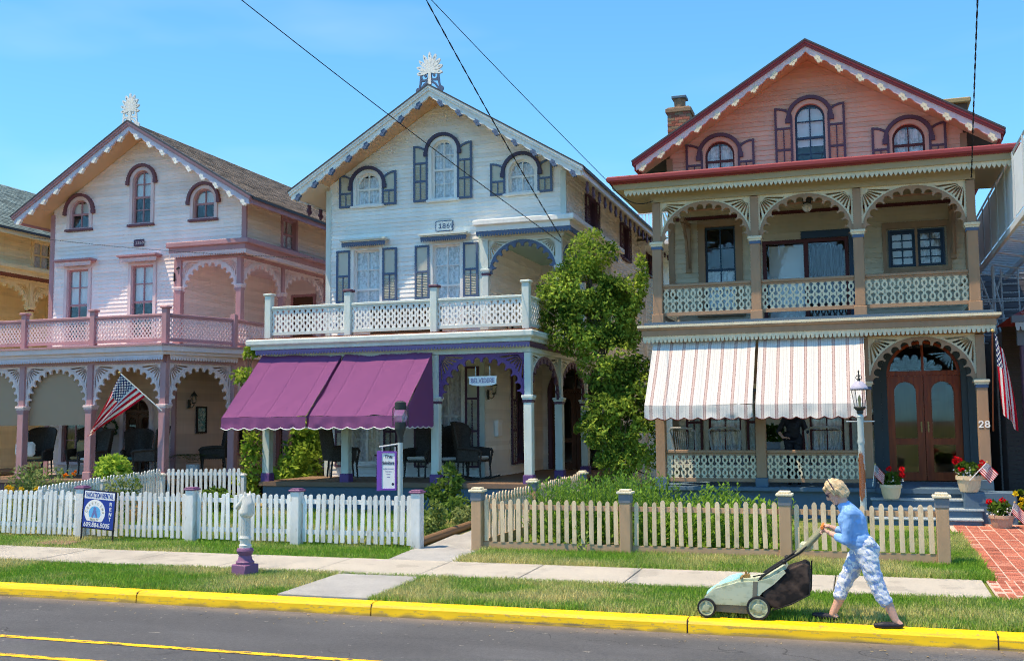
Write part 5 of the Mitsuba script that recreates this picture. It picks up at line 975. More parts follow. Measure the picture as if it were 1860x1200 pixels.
tb = [(-5.75, 23.1, 5.75, .72, .6, 1.0), (-6.25, 23.0, 5.15, .85, .6, .80), (-5.30, 23.2, 5.2, .72, .6, .85), (-6.1, 23.0, 4.5, 1.0, .6, .75), (-5.15, 23.3, 4.6, .62, .5, .8), (-5.45, 23.1, 3.7, .75, .6, .8), (-4.95, 23.2, 3.1, .65, .55, .8), (-5.25, 23.0, 2.6, .80, .6, .7), (-5.6, 22.9, 2.1, .60, .5, .45), (-4.85, 23.1, 1.9, .70, .5, .85), (-5.3, 23.0, 1.35, .5, .5, .5), (-4.7, 23.4, 5.6, .18, .25, .55)]
plant('leafy_tree', 'tall glossy green tree standing between the white and salmon houses', 'tree', tb, 34000, .092, (.05, .12, .02), (.44, .58, .09), 3, limbs((-5.15, 23.2, .3), tb, .075, 2), thr=.45, shell=.45, fr=2.6)
vb = [(-13.95, 21.9, 4.05, .28, .2, .20), (-14.1, 21.8, 3.45, .38, .2, .22), (-13.95, 21.9, 2.9, .2, .2, .3), (-13.9, 21.9, 1.6, .3, .25, .7), (-14.1, 21.9, .8, .45, .3, .45)]
plant('climbing_vine', 'yellow green climbing vine beside the left end of the purple awning', 'vine', vb, 1500, .12, (.14, .26, .03), (.46, .56, .08), 5, limbs((-13.95, 21.95, .35), vb, .02, 5))
bb_ = [(-14.2, 24.8, 1.3, .6, .7, .9), (-14.1, 25.2, 2.2, .6, .7, .8), (-14.3, 24.4, .9, .6, .5, .6), (-14.2, 25.6, 3.0, .5, .6, .6)]
plant('garden_bush', 'bright green bush seen through the left end of the white porch', 'bush', bb_, 5200, .13, (.10, .21, .03), (.42, .56, .08), 7, limbs((-14.2, 24.9, .3), bb_, .035, 8))
plant('garden_bush', 'low dark green bush at the foot of the return fence left of the white porch', 'bush', [(-14.2, 20.9, .58, .45, .35, .30), (-13.9, 20.6, .5, .3, .3, .25)], 1500, .12, GL, GH, 9)
plant('garden_bush', 'fresh lime green shrub behind the rental board in the pink garden', 'bush', [(-16.35, 20.0, 1.25, .45, .4, .42), (-16.75, 19.9, .85, .25, .25, .22), (-16.05, 20.1, 1.0, .3, .3, .3)], 1300, .13, (.17, .32, .03), (.48, .62, .09), 11)
plant('garden_bush', 'dense dark shrub climbing around the lamp post at the white porch', 'bush', [(-7.95, 19.8, .95, .28, .3, .6), (-8.3, 20.2, .75, .4, .4, .4), (-7.6, 19.3, .6, .30, .3, .30)], 1300, .11, (.035, .085, .018), (.16, .26, .05), 13, thr=.50)
plant('garden_bush', 'small pale leaved shrub just right of the end white post', 'bush', [(-7.62, 18.2, .58, .24, .3, .30), (-7.5, 17.6, .45, .18, .25, .20)], 800, .085, (.17, .25, .06), (.44, .52, .18), 15)
plant('garden_bush', 'rounded pale shrub at the foot of the white porch steps', 'bush', [(-7.42, 19.1, .52, .22, .25, .20)], 500, .075, (.17, .25, .07), (.44, .50, .2), 17)
# mixed border behind the white fence on the left
pb = [(-19.5 + .55 * k, 18.0 + .9 * math.sin(k * 1.7), .88 + .14 * math.sin(k * 2.3), .42, .5, .58 + .12 * math.cos(k * 1.3)) for k in range(9)] + [(-18.6 + .5 * k, 17.2, .62, .35, .35, .30) for k in range(5)]
plant('flower_border', 'mixed flower border behind the left end of the white fence', 'flower bed', pb, 7000, .10, (.07, .13, .03), (.34, .40, .15), 19, thr=.40, asp=.35)
plant('flower_border', 'low reddish leaved flower bed behind the rental board fence panel', 'flower bed', [(-13.6 + .38 * k, 18.3 + .3 * math.sin(k * 2), .60 + .08 * math.sin(k), .30, .35, .28) for k in range(-1, 3)], 1500, .075, (.13, .18, .06), (.52, .34, .16), 21, thr=.42)
def spikes(kind, label, x0, x1, y0, y1, n, h0, h1, lo, hi, seed, excl=None, lf=.11):
    t = thing(kind, label, 'flower bed'); r = np.random.default_rng(seed); Ps, Ds, Ns, Ls = [], [], [], []; st = []
    for i in range(n):
        x, y = r.uniform(x0, x1), r.uniform(y0, y1); g = float(gz(y)); h = r.uniform(h0, h1) * (.8 + .4 * float(meshkit.noise(np.array([x * 1.3, y, 0]), 4))); lean = r.normal(size=2) * .10
        st.append(tube([(x, y, g), (x + lean[0] * .5, y + lean[1] * .5, g + h * .5), (x + lean[0], y + lean[1], g + h)], .006, 4)); m = int(h / .045)
        for k in range(m):
            f = (k + .5) / m; a = k * 2.4 + r.uniform(-.3, .3); d = np.array([math.cos(a), math.sin(a), .75 + .5 * f]); L = lf * (1.1 - .45 * f) * r.uniform(.8, 1.2); d /= np.linalg.norm(d)
            Ps.append(np.array([x + lean[0] * f, y + lean[1] * f, g + h * f]) + d * L * .5); Ds.append(d); Ns.append([-math.cos(a) * .7, -math.sin(a) * .7, 1]); Ls.append(L)
    P, D, N, L = np.array(Ps), np.array(Ds), unit(np.array(Ns)), np.array(Ls); tt = np.clip(.25 + .5 * (P[:, 2:3] - .3) / h1 * 0 + r.normal(size=(len(P), 1)) * .3 + .25, 0, 1)
    m, c = leafmesh(P, D, N, L, L * .42, np.array(lo) * (1 - tt) + np.array(hi) * tt); add(t, 'foliage', m, 'leaf', color=c); add(t, 'stalks', cat(st), 'stalk', kindof='stuff')
spikes('lily_bed', 'tall dense green stalks filling the left bay behind the tan fence', -5.5, -3.4, 16.35, 20.2, 420, .55, 1.05, (.06, .16, .025), (.26, .44, .06), 23, lf=.13)
spikes('lily_bed', 'bright leafy stalks behind the middle bay of the tan fence', -3.4, -1.25, 16.3, 18.2, 230, .5, .86, (.08, .20, .025), (.32, .52, .07), 25, lf=.14)
spikes('lily_bed', 'a few pale stalks growing out between the tan pickets', -4.6, -4.1, 15.9, 16.1, 7, .25, .5, (.22, .36, .06), (.5, .62, .16), 27)
# flowers
def blooms(kind, label, cx, cy, cz, rx, rz, n, rad, c, seed, cat_='flower', ry=None):
    r = np.random.default_rng(seed); ms = []; t = thing(kind, label, cat_)
    for i in range(n):
        p = np.array([cx + r.uniform(-rx, rx), cy + r.uniform(-(ry or rx), ry or rx), cz + r.uniform(-rz, rz)]); m = 14
        d = unit(r.normal(size=(m, 3)) + [0, 0, .3]); lm, cc = leafmesh(p + d * rad * .6, d, unit(r.normal(size=(m, 3))), np.full(m, rad * 1.1), np.full(m, rad * .9), np.array(c) * r.uniform(.75, 1.2, (m, 1))); add(t, 'bloom', lm, 'petal', color=cc)
    return t
blooms('orange_lily', 'orange lily standing up in the pink house border', -16.2, 18.6, 1.28, .14, .05, 2, .07, (.75, .22, .02), 31); blooms('yellow_daisy', 'yellow daisies low behind the left white fence', -16.4, 17.1, 1.0, 1.0, .07, 16, .055, (.75, .48, .03), 33, ry=.3)
def pot(label, x, y, z, r, h, mt, red, white, seed, flush=True):
    t = thing('flower_pot', label, 'flower pot'); add(t, 'pot', lathe([(0, 0), (r * .72, 0), (r * .86, h * .3), (r * .97, h * .75), (r * 1.06, h * .76), (r * 1.06, h), (r * .92, h), (r * .9, h * .9), (0, h * .9)], 24), mt, shift(x, y, z), smooth=35)
    m, c = cloud([(x, y, z + h + .10, r * 1.15, r * 1.1, .16)], 420, .075, (.03, .08, .012), (.12, .2, .03), seed, asp=.8, thr=.3); add(t, 'foliage', m, 'leaf', color=c)
    rr = np.random.default_rng(seed)
    for i in range(red):
        a = rr.uniform(0, 6.3); p = np.array([x + r * 1.15 * math.cos(a), y - abs(math.sin(a)) * r * .9, z + h + rr.uniform(.12, .34)]); d = unit(rr.normal(size=(22, 3))); lm, cc = leafmesh(p + d * .04, d, unit(rr.normal(size=(22, 3))), np.full(22, .05), np.full(22, .045), np.array([.62, .012, .02]) * rr.uniform(.7, 1.2, (22, 1))); add(t, 'bloom', lm, 'petal', color=cc)
    p = np.array([x, y - r * .5, z + h + .05]) + rr.normal(size=(white, 3)) * [r * .5, r * .3, .04]; lm, cc = leafmesh(p, unit(rr.normal(size=(white, 3))), unit(rr.normal(size=(white, 3)) + [0, -1, 1]), np.full(white, .035), np.full(white, .035), np.full((white, 3), .8)); add(t, 'white_blooms', lm, 'petal', color=cc, kindof='stuff')
pot('cream pot of red geraniums left of the arched double door', .45, 21.45, .78, .19, .27, 'pot', 6, 50, 41); pot('cream pot of red and white flowers on the steps by the numbered post', 1.83, 21.42, .93, .22, .30, 'pot', 8, 110, 43); pot('low clay pot of white flowers on the brick path by the steps', 2.28, 20.75, float(gz(20.7)), .20, .24, 'pot_low', 2, 120, 45)
plant('yellow_flower_plant', 'yellow flowering plant at the right end of the salmon house porch', 'plant', [(2.75, 21.5, .72, .24, .25, .28)], 420, .10, (.06, .12, .015), (.16, .22, .03), 47); blooms('yellow_lily', 'cluster of yellow blooms at the right end of the salmon porch', 2.75, 21.35, .82, .18, .14, 9, .06, (.75, .55, .02), 49)
t = thing('potted_palm', 'potted palm with arching fronds in the angled bay of the pink porch', 'plant'); add(t, 'pot', lathe([(0, 0), (.15, 0), (.2, .3), (0, .3)], 16), 'sign_white', shift(-17.3, 24.4, ZF))
r_ = np.random.default_rng(51)
for k in range(11):
    a = k * 2.4; n = 16; s = np.linspace(.1, 1, n); L = r_.uniform(.5, .8); P = np.stack([-17.3 + math.cos(a) * L * s, 24.4 + math.sin(a) * L * s * .8, ZF + .3 + .75 * s - .55 * s ** 2.2], 1); Q = np.vstack([P, P]); dd_ = np.array([math.cos(a), math.sin(a), 0]); sd = np.array([-math.sin(a), math.cos(a), 0])
    D = unit(np.vstack([np.tile(dd_ * .6 + sd, (n, 1)), np.tile(dd_ * .6 - sd, (n, 1))])); Lm = np.full(2 * n, .16); m, c = leafmesh(Q + D * .07, D, unit(np.tile([0, 0, 1.0], (2 * n, 1)) + r_.normal(size=(2 * n, 3)) * .2), Lm, Lm * .14, np.tile([.05, .10, .02], (2 * n, 1)) * r_.uniform(.6, 1.4, (2 * n, 1))); add(t, 'frond', m, 'leaf', color=c)
plant('potted_plant', 'leafy plant in a dark planter on the salmon porch table', 'plant', [(-1.9, 23.6, 2.0, .26, .22, .22)], 260, .12, (.02, .05, .01), (.08, .14, .02), 53); solo('planter_box', rb(-.16, .16, -.12, .12, 0, .16, .015), 'sign_blue2', 'dark square planter on the salmon porch table', 'planter', shift(-1.9, 23.6, ZF + .72))
t = thing('hanging_wreath', 'green leafy wreath on the front wall left of the pink house door', 'wreath'); a = np.linspace(0, 2 * math.pi, 150); P = np.stack([-19.95 + .2 * np.cos(a), np.full(150, 24.30), 2.25 + .2 * np.sin(a)], 1) + r_.normal(size=(150, 3)) * .02; m, c = leafmesh(P, unit(r_.normal(size=(150, 3))), unit(r_.normal(size=(150, 3)) + [0, -1, 0]), np.full(150, .09), np.full(150, .045), np.tile([.05, .10, .03], (150, 1))); add(t, 'foliage', m, 'leaf', color=c)

# ------------------------------------------------------------------ grass
def grass(x0, x1, y0, y1, dens, h0, h1, seed, dry, edge=0, excl=(), fall=None, w=.010):
    r = np.random.default_rng(seed); n = int((x1 - x0) * (y1 - y0) * dens); x, y = r.uniform(x0, x1, n), r.uniform(y0, y1, n); k = np.ones(n, bool)
    for (a, b, c, d) in excl: k &= ~((x > a) & (x < b) & (y > c) & (y < d))
    x, y = x[k], y[k]; n = len(x); pat = meshkit.fbm(np.stack([x * 1.1, y * 1.6, x * 0], -1), 4, 8); h = r.uniform(h0, h1, n) * (.6 + .9 * pat); a = r.uniform(0, 6.283, n); ln = r.normal(size=(n, 2)) * .45 * h[:, None]; z = gz(y) - .02
    ww = w * r.uniform(.6, 1.3, n); dx, dy = np.cos(a) * ww, np.sin(a) * ww
    V = np.stack([np.stack([x - dx, y - dy, z], 1), np.stack([x + dx, y + dy, z], 1), np.stack([x + ln[:, 0], y + ln[:, 1], z + h + .02], 1)], 1).reshape(-1, 3)
    p2 = meshkit.fbm(np.stack([x * .55 + 7, y * .9, x * 0], -1), 3, 21); t = np.clip(dry - .10 + (pat - .5) * 2.2 + (p2 - .5) * 2.4 + r.normal(size=n) * .22, 0, 1)[:, None]
    br = r.uniform(.75, 1.25, (n, 1)); C = (np.array([.22, .40, .05]) * (1 - t) + np.array([.66, .60, .26]) * t) * br
    return trimesh.Trimesh(V, np.arange(3 * n).reshape(-1, 3), process=False), np.repeat(C, 3, 0)
walkx = [(-7.02, -5.80, 14.7, 21)]
def lawn(kind, label, pieces):
    ms = [grass(*p[:-1], **p[-1]) for p in pieces]; key = add(None, kind, cat([m for m, c in ms]), 'blade', color=np.vstack([c for m, c in ms]), kindof='stuff'); labels[key].update(label=label, category='grass')
E7 = [(-7.04, -5.79, 11.7, 13.38)]
lawn('verge_grass', 'sunburnt grass verge between the yellow kerb and the sidewalk', [(-14, -9.5, 11.71, 13.46, 2300, .028, .055, 61, .36, dict(excl=E7)), (-9.5, -5.79, 11.71, 13.46, 2700, .03, .06, 62, .26, dict(excl=E7)), (-5.80, 1.42, 11.71, 13.46, 3300, .03, .065, 63, .16, {}), (1.3, 2.6, 11.71, 13.35, 3000, .04, .08, 64, .3, {}), (-22, -14, 11.71, 13.46, 700, .04, .075, 65, .45, dict(w=.016)), (-7.1, -5.75, 13.30, 13.46, 1200, .02, .05, 66, .3, {})])
lawn('strip_grass', 'narrow grass strip between the sidewalk and the picket fences', [(-21, -7.0, 14.70, 15.98, 1700, .035, .07, 71, .34, {}), (-5.85, 1.40, 14.70, 16.0, 3300, .05, .10, 72, .12, dict(excl=[(1.0, 2, 15.6, 17)])), (1.0, 1.52, 14.75, 17.6, 3200, .05, .09, 73, .05, {})])
lawn('front_lawn', 'green front lawn behind the white fence', [(-15, -7.2, 16.03, 21.3, 900, .05, .09, 81, .40, dict(w=.015)), (-24, -15, 16.03, 20.5, 300, .05, .09, 82, .5, dict(w=.02))])
lawn('side_lawn', 'lush green lawn behind the right bay of the tan fence', [(-1.3, 1.50, 16.03, 19.6, 2600, .06, .10, 83, -.05, {}), (-5.6, -1.3, 18.2, 21.8, 700, .05, .1, 84, .1, dict(w=.016))])
rr = np.random.default_rng(5); P = np.stack([rr.uniform(-12, 3, 260), 11.47 - np.abs(rr.normal(size=260)) * .35, np.full(260, .014)], 1); m, c = leafmesh(P, unit(np.c_[rr.normal(size=(260, 2)), np.zeros(260)]), unit(np.c_[rr.normal(size=(260, 2)) * .2, np.ones(260)]), rr.uniform(.015, .05, 260), rr.uniform(.01, .03, 260), np.tile([.40, .30, .15], (260, 1)) * rr.uniform(.5, 1.3, (260, 1)))
k_ = add(None, 'leaf_litter', m, 'petal', color=c, kindof='stuff'); labels[k_].update(label='dry leaf scraps along the foot of the kerb', category='leaf litter')
# ------------------------------------------------------------------ people
def chain(*pr): return [[pr[i], pr[i + 1]] for i in range(len(pr) - 1)]
def hand(w, dirv, side, bar=None):
    """palm and five fingers; w wrist, dirv towards the knuckles, side = +y or -y for the thumb; fingers close round a bar along y"""
    w, d = np.array(w, float), np.array(dirv, float); d /= np.linalg.norm(d); out = [[(w, .026), (w + d * .035 + [0, .018, 0], .020)], [(w, .026), (w + d * .035 - [0, .018, 0], .020)]]; kn = w + d * .075; nrm = np.array([d[2], 0, -d[0]]); nrm *= -np.sign(nrm[2]) if nrm[2] else 1
    out.append([(w + d * .03 + [0, .022, 0], .017), (w + d * .03 - [0, .022, 0], .017), (kn + [0, .027, 0], .012), (kn - [0, .027, 0], .012)])
    for k, (o, L) in enumerate(((-.030, .026), (-.010, .030), (.011, .029), (.031, .023))):
        a = kn + [0, o, 0]
        if bar is not None: b = a + d * L * .75 + nrm * .020; c = b + d * L * .25 + nrm * L * 1.1; e = c - d * L * .75 + nrm * .006
        else: b = a + d * L + nrm * .004; c = b + d * L * .8 + nrm * .010; e = c + d * L * .5 + nrm * .012
        out += chain((a, .0105), (b, .0098), (c, .0092), (e, .0082))
    t0 = w + d * .028 + [0, side * .024, 0]; t1 = t0 + d * .026 + [0, side * .024, 0] + nrm * .012; t2 = t1 + d * .022 + [0, -side * .004, 0] + nrm * .018
    return out + chain((t0, .014), (t1, .0115), (t2, .0095))
def head_parts(c, tilt, f):
    """c skull centre, tilt forward in radians, f facing (x, y)"""
    fx = np.array([f[0], f[1], 0]); ct, s_ = math.cos(tilt), math.sin(tilt); F_ = fx * ct + np.array([0, 0, -s_]); U_ = fx * s_ + np.array([0, 0, ct]); R_ = np.cross(F_, U_)
    q = lambda a, b, e: np.array(c) + F_ * a + U_ * b + R_ * e
    p = [[(q(-.012, .03, 0), .083), (q(.015, .035, 0), .078)], [(q(.012, .02, 0), .076), (q(.035, -.06, 0), .050)], [(q(.035, -.06, 0), .052), (q(.055, -.098, 0), .028)], [(q(.05, -.045, .022), .034), (q(.05, -.045, -.022), .034)], [(q(.078, .012, 0), .013), (q(.104, -.030, 0), .013), (q(.082, -.038, .010), .011), (q(.082, -.038, -.010), .011)], [(q(.074, -.066, .018), .010), (q(.080, -.064, 0), .0105), (q(.074, -.066, -.018), .010)], [(q(.072, -.079, .014), .010), (q(.076, -.079, -.014), .010)], [(q(.07, .028, .03), .018), (q(.07, .028, -.03), .018)]]
    for s in (-1, 1): p.append([(q(-.012, .012, s * .083), .015), (q(-.016, -.022, s * .080), .010)])
    return p, q
def person(label, J, mats, f, tilt, handbar, group=None, shoes=True, detail=True):
    t = thing('person', label, 'person'); N_ = lambda k, dz=0: np.array(J[k], float)
    hp, q = head_parts(N_('head'), tilt, f); sk = list(hp) + [[(N_('neck0'), .054), (q(-.02, -.055, 0), .050)]]
    sk += [[(N_('sho_n'), .05), (N_('sho_f'), .05), (N_('chest'), .10)], [(N_('chest'), .10), (N_('waist'), .10)], [(N_('waist'), .10), (N_('hip_n'), .08), (N_('hip_f'), .08)]]
    for s in 'nf':
        sk += chain((N_('sho_' + s), .050), (N_('elb_' + s), .040), (N_('wri_' + s), .026)); d = N_('hand_' + s) - N_('wri_' + s); sk += hand(N_('wri_' + s), d, J['th_' + s], handbar)
        kn, an = N_('kne_' + s), N_('ank_' + s); cf = kn + (an - kn) * .35 - np.array([f[0], f[1], 0]) * .018; sk += chain((N_('hip_' + s), .08), (kn, .056), (cf, .056), (an, .036)); sk += [[(an, .034), (N_('hee_' + s) + [0, 0, .035], .030)], [(N_('hee_' + s) + [0, 0, .035], .030), (N_('toe_' + s) + [0, 0, .02], .016)]]
    add(t, 'body', mass(sk, .011, 4), mats['skin'], smooth=True)
    sh = [[(N_('sho_n'), .066), (N_('sho_f'), .066)], [(N_('sho_n'), .070), (N_('chest'), .142)], [(N_('sho_f'), .070), (N_('chest'), .142)], [(N_('chest') + [0, .05, 0], .138), (N_('chest') - [0, .05, 0], .138), (N_('waist') + [0, .04, 0], .130), (N_('waist') - [0, .04, 0], .130)], [(N_('waist') + [0, .04, 0], .130), (N_('waist') - [0, .04, 0], .130), (N_('hip_n') + [-.045, 0, .10], .112), (N_('hip_f') + [-.03, 0, .10], .112)], [(N_('neck0') - [0, 0, .02], .068), (N_('chest') + [0, 0, .06], .10)]]
    for s in 'nf':
        e, w = N_('elb_' + s), N_('wri_' + s); sh += chain((N_('sho_' + s), .066), (N_('sho_' + s) * .45 + e * .55, .060), (e, .054), (e + (w - e) * (.52 if J.get('long', True) else .1), .046))
    def wrinkle(m, a, k, sd):
        v = m.vertices; n = m.vertex_normals; v = v + n * (a * (meshkit.fbm(v * k * np.array([1, 1, 1.9]) + sd, 3, sd) - .5))[:, None]; m.vertices = v; return m
    add(t, 'shirt', wrinkle(mass(sh, .014, 5), .022, 11, 3), mats['top'], smooth=True)
    tr = [[(N_('hip_n') + [0, 0, .07], .104), (N_('hip_f') + [0, 0, .07], .104), (N_('butt'), .104)], [(N_('hip_n'), .108), (N_('hip_f'), .108), (N_('butt'), .100)]]
    for s in 'nf':
        kn, an = N_('kne_' + s), N_('ank_' + s); hm = kn + (an - kn) * J.get('hem', .5); tr += chain((N_('hip_' + s), .110), (kn, .080), (hm, .074))
    add(t, 'trousers', wrinkle(mass(tr, .014, 4), .034, 10, 9), mats['leg'], smooth=True)
    if shoes:
        for s in 'nf':
            h, o, an = N_('hee_' + s), N_('toe_' + s), N_('ank_' + s); d = (o - h); add(t, 'shoe', mass([[(h + [0, 0, .034], .031), (h + d * .3 + [0, 0, .030], .034)], [(h + d * .3 + [0, 0, .030], .032), (h + d * .75 + [0, 0, .024], .037)], [(h + d * .75 + [0, 0, .024], .035), (o + d * .06 + [0, 0, .021], .023)]], .012, 3), mats['shoe'], smooth=True); 
    hr = [[(q(-.015, .048, 0), .096), (q(-.045, .02, 0), .092)], [(q(-.05, .02, 0), .088), (q(-.075, -.055, 0), .062)], [(q(-.03, .0, .06), .048), (q(-.05, -.07, .055), .034)], [(q(-.03, .0, -.06), .048), (q(-.05, -.07, -.055), .034)], [(q(.01, .075, .035), .052), (q(.062, .070, .03), .030)], [(q(.01, .075, -.035), .052), (q(.062, .070, -.03), .030)], [(q(.005, .03, .072), .030), (q(.012, -.02, .078), .018)], [(q(.005, .03, -.072), .030), (q(.012, -.02, -.078), .018)]]
    hm = mass(hr, .011, 3); v = hm.vertices; nz = meshkit.fbm(v * np.array([26, 26, 26]), 3, 4) - .5; hm.vertices = v + hm.vertex_normals * (.010 * nz + .003 * np.sin((v[:, 2] * .8 + v[:, 0] * .9) * 150 + nz * 5))[:, None]; add(t, 'hair', hm, mats['hair'], smooth=True)
    for s in (-1, 1): add(t, 'eye', trimesh.creation.icosphere(2, .0105), 'ink', shift(*q(.080, .006, s * .031)), smooth=True)
    return t, q
J = dict(head=(-.318, 11.710, 1.515), neck0=(-.225, 11.710, 1.385), sho_n=(-.165, 11.555, 1.305), sho_f=(-.185, 11.865, 1.31), chest=(-.155, 11.710, 1.215), waist=(-.115, 11.710, 1.03), hip_n=(-.035, 11.635, .915), hip_f=(-.06, 11.785, .915), butt=(.015, 11.710, .915),
         elb_n=(-.215, 11.560, 1.025), elb_f=(-.215, 11.965, 1.055), wri_n=(-.375, 11.715, 1.075), wri_f=(-.375, 11.970, 1.115), hand_n=(-.445, 11.750, 1.115), hand_f=(-.445, 11.995, 1.14), th_n=1, th_f=-1,
         kne_n=(.075, 11.610, .545), ank_n=(.238, 11.595, .225), hee_n=(.283, 11.590, .148), toe_n=(.055, 11.575, .150), kne_f=(-.245, 11.795, .575), ank_f=(-.385, 11.810, .225), hee_f=(-.345, 11.810, .155), toe_f=(-.565, 11.820, .185), hem=.40)
W_, q = person('grey-blonde woman in a light blue top and blue print cropped trousers pushing a lawn mower', J, dict(skin='skin', top='shirt', leg='print_trousers', shoe='shoe', hair='hair_streak'), (-1, 0), .58, True)
gl = [tube([q(.094, .012, s * .012), q(.094, .022, s * .032), q(.085, .018, s * .055), q(.078, -.008, s * .052), q(.088, -.016, s * .028), q(.094, .012, s * .012)], .0035, 5) for s in (-1, 1)] + [tube([q(.085, .018, s * .055), q(.0, .015, s * .092)], .003, 5) for s in (-1, 1)]
add(W_, 'glasses', cat(gl), 'ink'); add(W_, 'hair_band', tube([q(.0 - .01, .02 + .0, .105), q(-.012, .09, .086), q(-.012, .142, .03), q(-.012, .142, -.03), q(-.012, .09, -.086), q(-.01, .02, -.105)], .006, 6), 'ink')
ox, oy, oz = -1.42, 23.0, ZF
Jp = {k: (v[0] + ox, v[1] + oy, v[2] + oz) if isinstance(v, tuple) else v for k, v in dict(head=(0, 0, 1.55), neck0=(0, 0, 1.40), sho_n=(-.17, 0, 1.36), sho_f=(.17, 0, 1.36), chest=(0, 0, 1.22), waist=(0, 0, 1.03), hip_n=(-.09, 0, .90), hip_f=(.09, 0, .90), butt=(0, .04, .90), elb_n=(-.30, -.02, 1.10), elb_f=(.27, 0, 1.10), wri_n=(-.20, -.16, .98), wri_f=(.27, -.05, .86), hand_n=(-.13, -.18, .98), hand_f=(.27, -.07, .78), th_n=1, th_f=-1, kne_n=(-.09, -.01, .48), kne_f=(.09, -.01, .48), ank_n=(-.09, 0, .09), ank_f=(.09, 0, .09), hee_n=(-.09, .04, 0), hee_f=(.09, .04, 0), toe_n=(-.10, -.17, 0), toe_f=(.10, -.17, 0), hem=.9).items()}; Jp['long'] = False
person('person in dark clothes standing behind the salmon porch railing with head hidden by the awning', Jp, dict(skin='skin', top='dress', leg='dress', shoe='shoe', hair='hair_dark'), (0, -1), 0, None)

# ------------------------------------------------------------------ lawn mower
t = thing('lawn_mower', 'pale green and aqua lawn mower with black grass bag pushed along the kerb', 'lawn mower'); FM = FRONT(11.9)
prof = Polygon([(-1.745, .29), (-1.72, .36), (-1.60, .475), (-1.34, .565), (-1.16, .575), (-1.02, .62), (-.86, .725), (-.84, .69), (-.96, .56), (-1.09, .455), (-1.15, .375), (-1.22, .29)])
a = ex(prof, -.16, .16); b_ = ex(affinity.scale(prof, .985, .90, origin=(-1.3, .29)), -.215, .215); q1 = m3.Manifold.batch_boolean([m3.Manifold(m3.Mesh(np.array(m.vertices, np.float32), np.array(m.faces, np.uint32))) for m in (a, b_)], m3.OpType.Add).to_mesh()
add(t, 'deck', trimesh.Trimesh(q1.vert_properties[:, :3], q1.tri_verts, process=False), 'mower_green', FM)
add(t, 'skirt', ex(Polygon([(-1.66, .295), (-1.20, .295), (-1.16, .36), (-1.04, .40), (-1.02, .30), (-1.24, .20), (-1.62, .21)]), -.19, .19), 'mower_dark', FM)
add(t, 'hood', mass([[((-1.66, y, .365), .05), ((-1.45, y, .50), .055), ((-1.36, y, .545), .04)] for y in (-.09, .09)] + [[((-1.66, -.09, .365), .05), ((-1.66, .09, .365), .05), ((-1.40, -.09, .52), .05), ((-1.40, .09, .52), .05)]], .02, 3), 'mower_aqua', shift(0, 11.9, .012), smooth=True)
[add(t, 'side_seam', ex(Polygon([(-1.205, .345), (-1.15, .40), (-1.14, .55), (-1.19, .55)]), s * .2165 - .003, s * .2165 + .003), 'mower_dark', FM) for s in (-1, 1)]; add(t, 'adjuster', cat([bb(-1.30, -1.24, 11.80, 11.90, .57, .60), bb(-1.29, -1.27, 11.83, 11.86, .60, .635), bb(-1.33, -1.31, 11.70, 11.90, .565, .585)]), 'orange_knob')
bag = Polygon([(-1.10, .43), (-1.03, .56), (-.92, .655), (-.66, .755), (-.61, .735), (-.60, .46), (-.63, .41), (-.92, .265), (-1.0, .275), (-1.07, .36)]).buffer(-.03).buffer(.03, 5)
bm = m3.Manifold(m3.Mesh(*(lambda m: (np.array(m.vertices, np.float32), np.array(m.faces, np.uint32)))(ex(bag, -.20, .20)))).refine_to_length(.03).to_mesh(); bg = trimesh.Trimesh(bm.vert_properties[:, :3], bm.tri_verts, process=True); trimesh.smoothing.filter_taubin(bg, iterations=6); bg.vertices = bg.vertices + bg.vertex_normals * (.03 * (meshkit.fbm(bg.vertices * 9, 3, 2) - .5))[:, None]
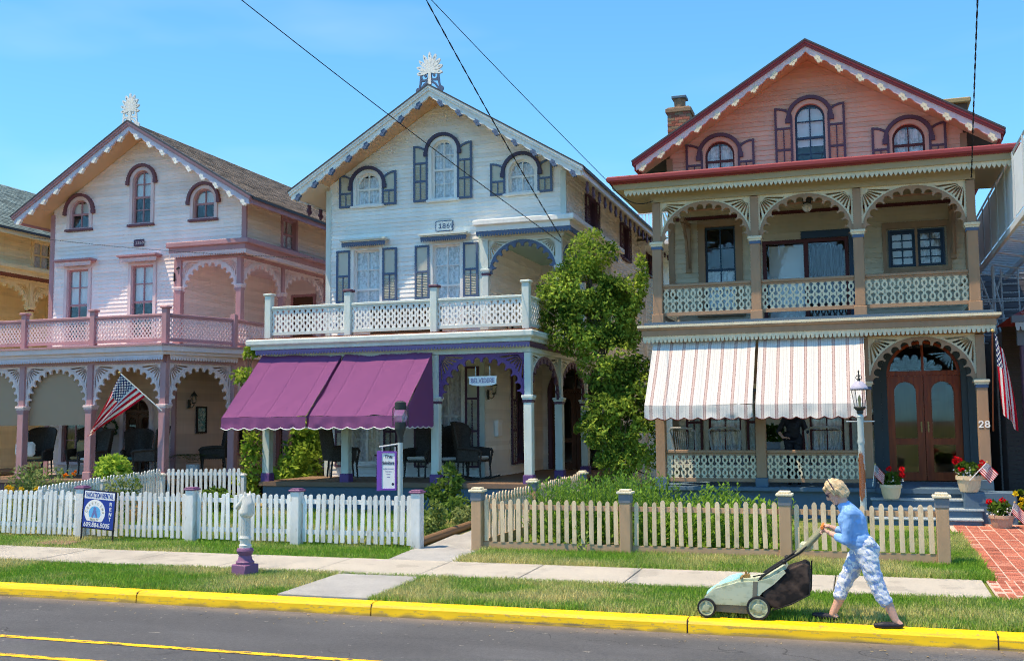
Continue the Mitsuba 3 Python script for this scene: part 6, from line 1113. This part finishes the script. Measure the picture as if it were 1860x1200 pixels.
add(t, 'grass_bag', bg, 'bag_cloth', FM, smooth=True)
add(t, 'bag_frame', cat([tube([(-.99, .255, s * .19), (-.80, .325, s * .20), (-.61, .43, s * .20), (-.595, .74, s * .19)], .008, 6) for s in (-1, 1)]), 'black', FM)
for (x, z, r) in ((-1.69, .255, .100), (-1.14, .275, .125)):
    for s in (-1, 1):
        Wm = frame((x, 11.9 + s * .235, z), (1, 0, 0), (0, -1, 0)); Wh = add(t, 'wheel', lathe([(r * .80, -.028), (r * .97, -.028), (r, -.02), (r, .02), (r * .97, .028), (r * .80, .028), (r * .80, -.028)], 32), 'black', Wm, smooth=40)
        add(Wh, 'rim', lathe([(0, -.020), (r * .80, -.024), (r * .80, .026), (r * .68, .022), (r * .62, .010), (r * .40, .014), (r * .34, .028), (0, .030)], 28), 'mower_green', Wm, smooth=40)
        add(Wh, 'hub_spokes', cat([ex(affinity.rotate(sbox(-r * .12, r * .05, r * .12, r * .70), k * 120, origin=(0, 0)), .008, .024) for k in range(3)]), 'mower_green', Wm)
for s in (-1, 1):
    add(t, 'handle', tube([(-1.165, .40, s * .18), (-1.145, .53, s * .18), (-1.10, .60, s * .18), (-1.00, .67, s * .18), (-.70, .865, s * .18), (-.62, .935, s * .18)], .013, 8), 'black', FM, smooth=60)
    add(t, 'grip', tube([(-.74, .84, s * .165), (-.62, .935, s * .16), (-.50, 1.06, s * .15), (-.455, 1.125, s * .14)], [.020, .032, .030, .022], 10), 'mower_olive', FM, smooth=60)
    add(t, 'clamp_knob', trimesh.creation.icosphere(2, .026), 'black', FM @ shift(-.86, .765, s * .205), smooth=True)
add(t, 'cross_bar', tube([(-.46, 1.135, -.22), (-.46, 1.135, .22)], .017, 10), 'orange', FM, smooth=60); add(t, 'switch_box', rb(-.70, -.56, 11.78, 11.92, .885, .965, .02), 'mower_green')
add(t, 'cable', tube([(-.66, .90, .12), (-.78, .84, .10), (-.95, .72, .14), (-1.08, .62, .15), (-1.2, .585, .1)], .007, 6), 'black', FM)
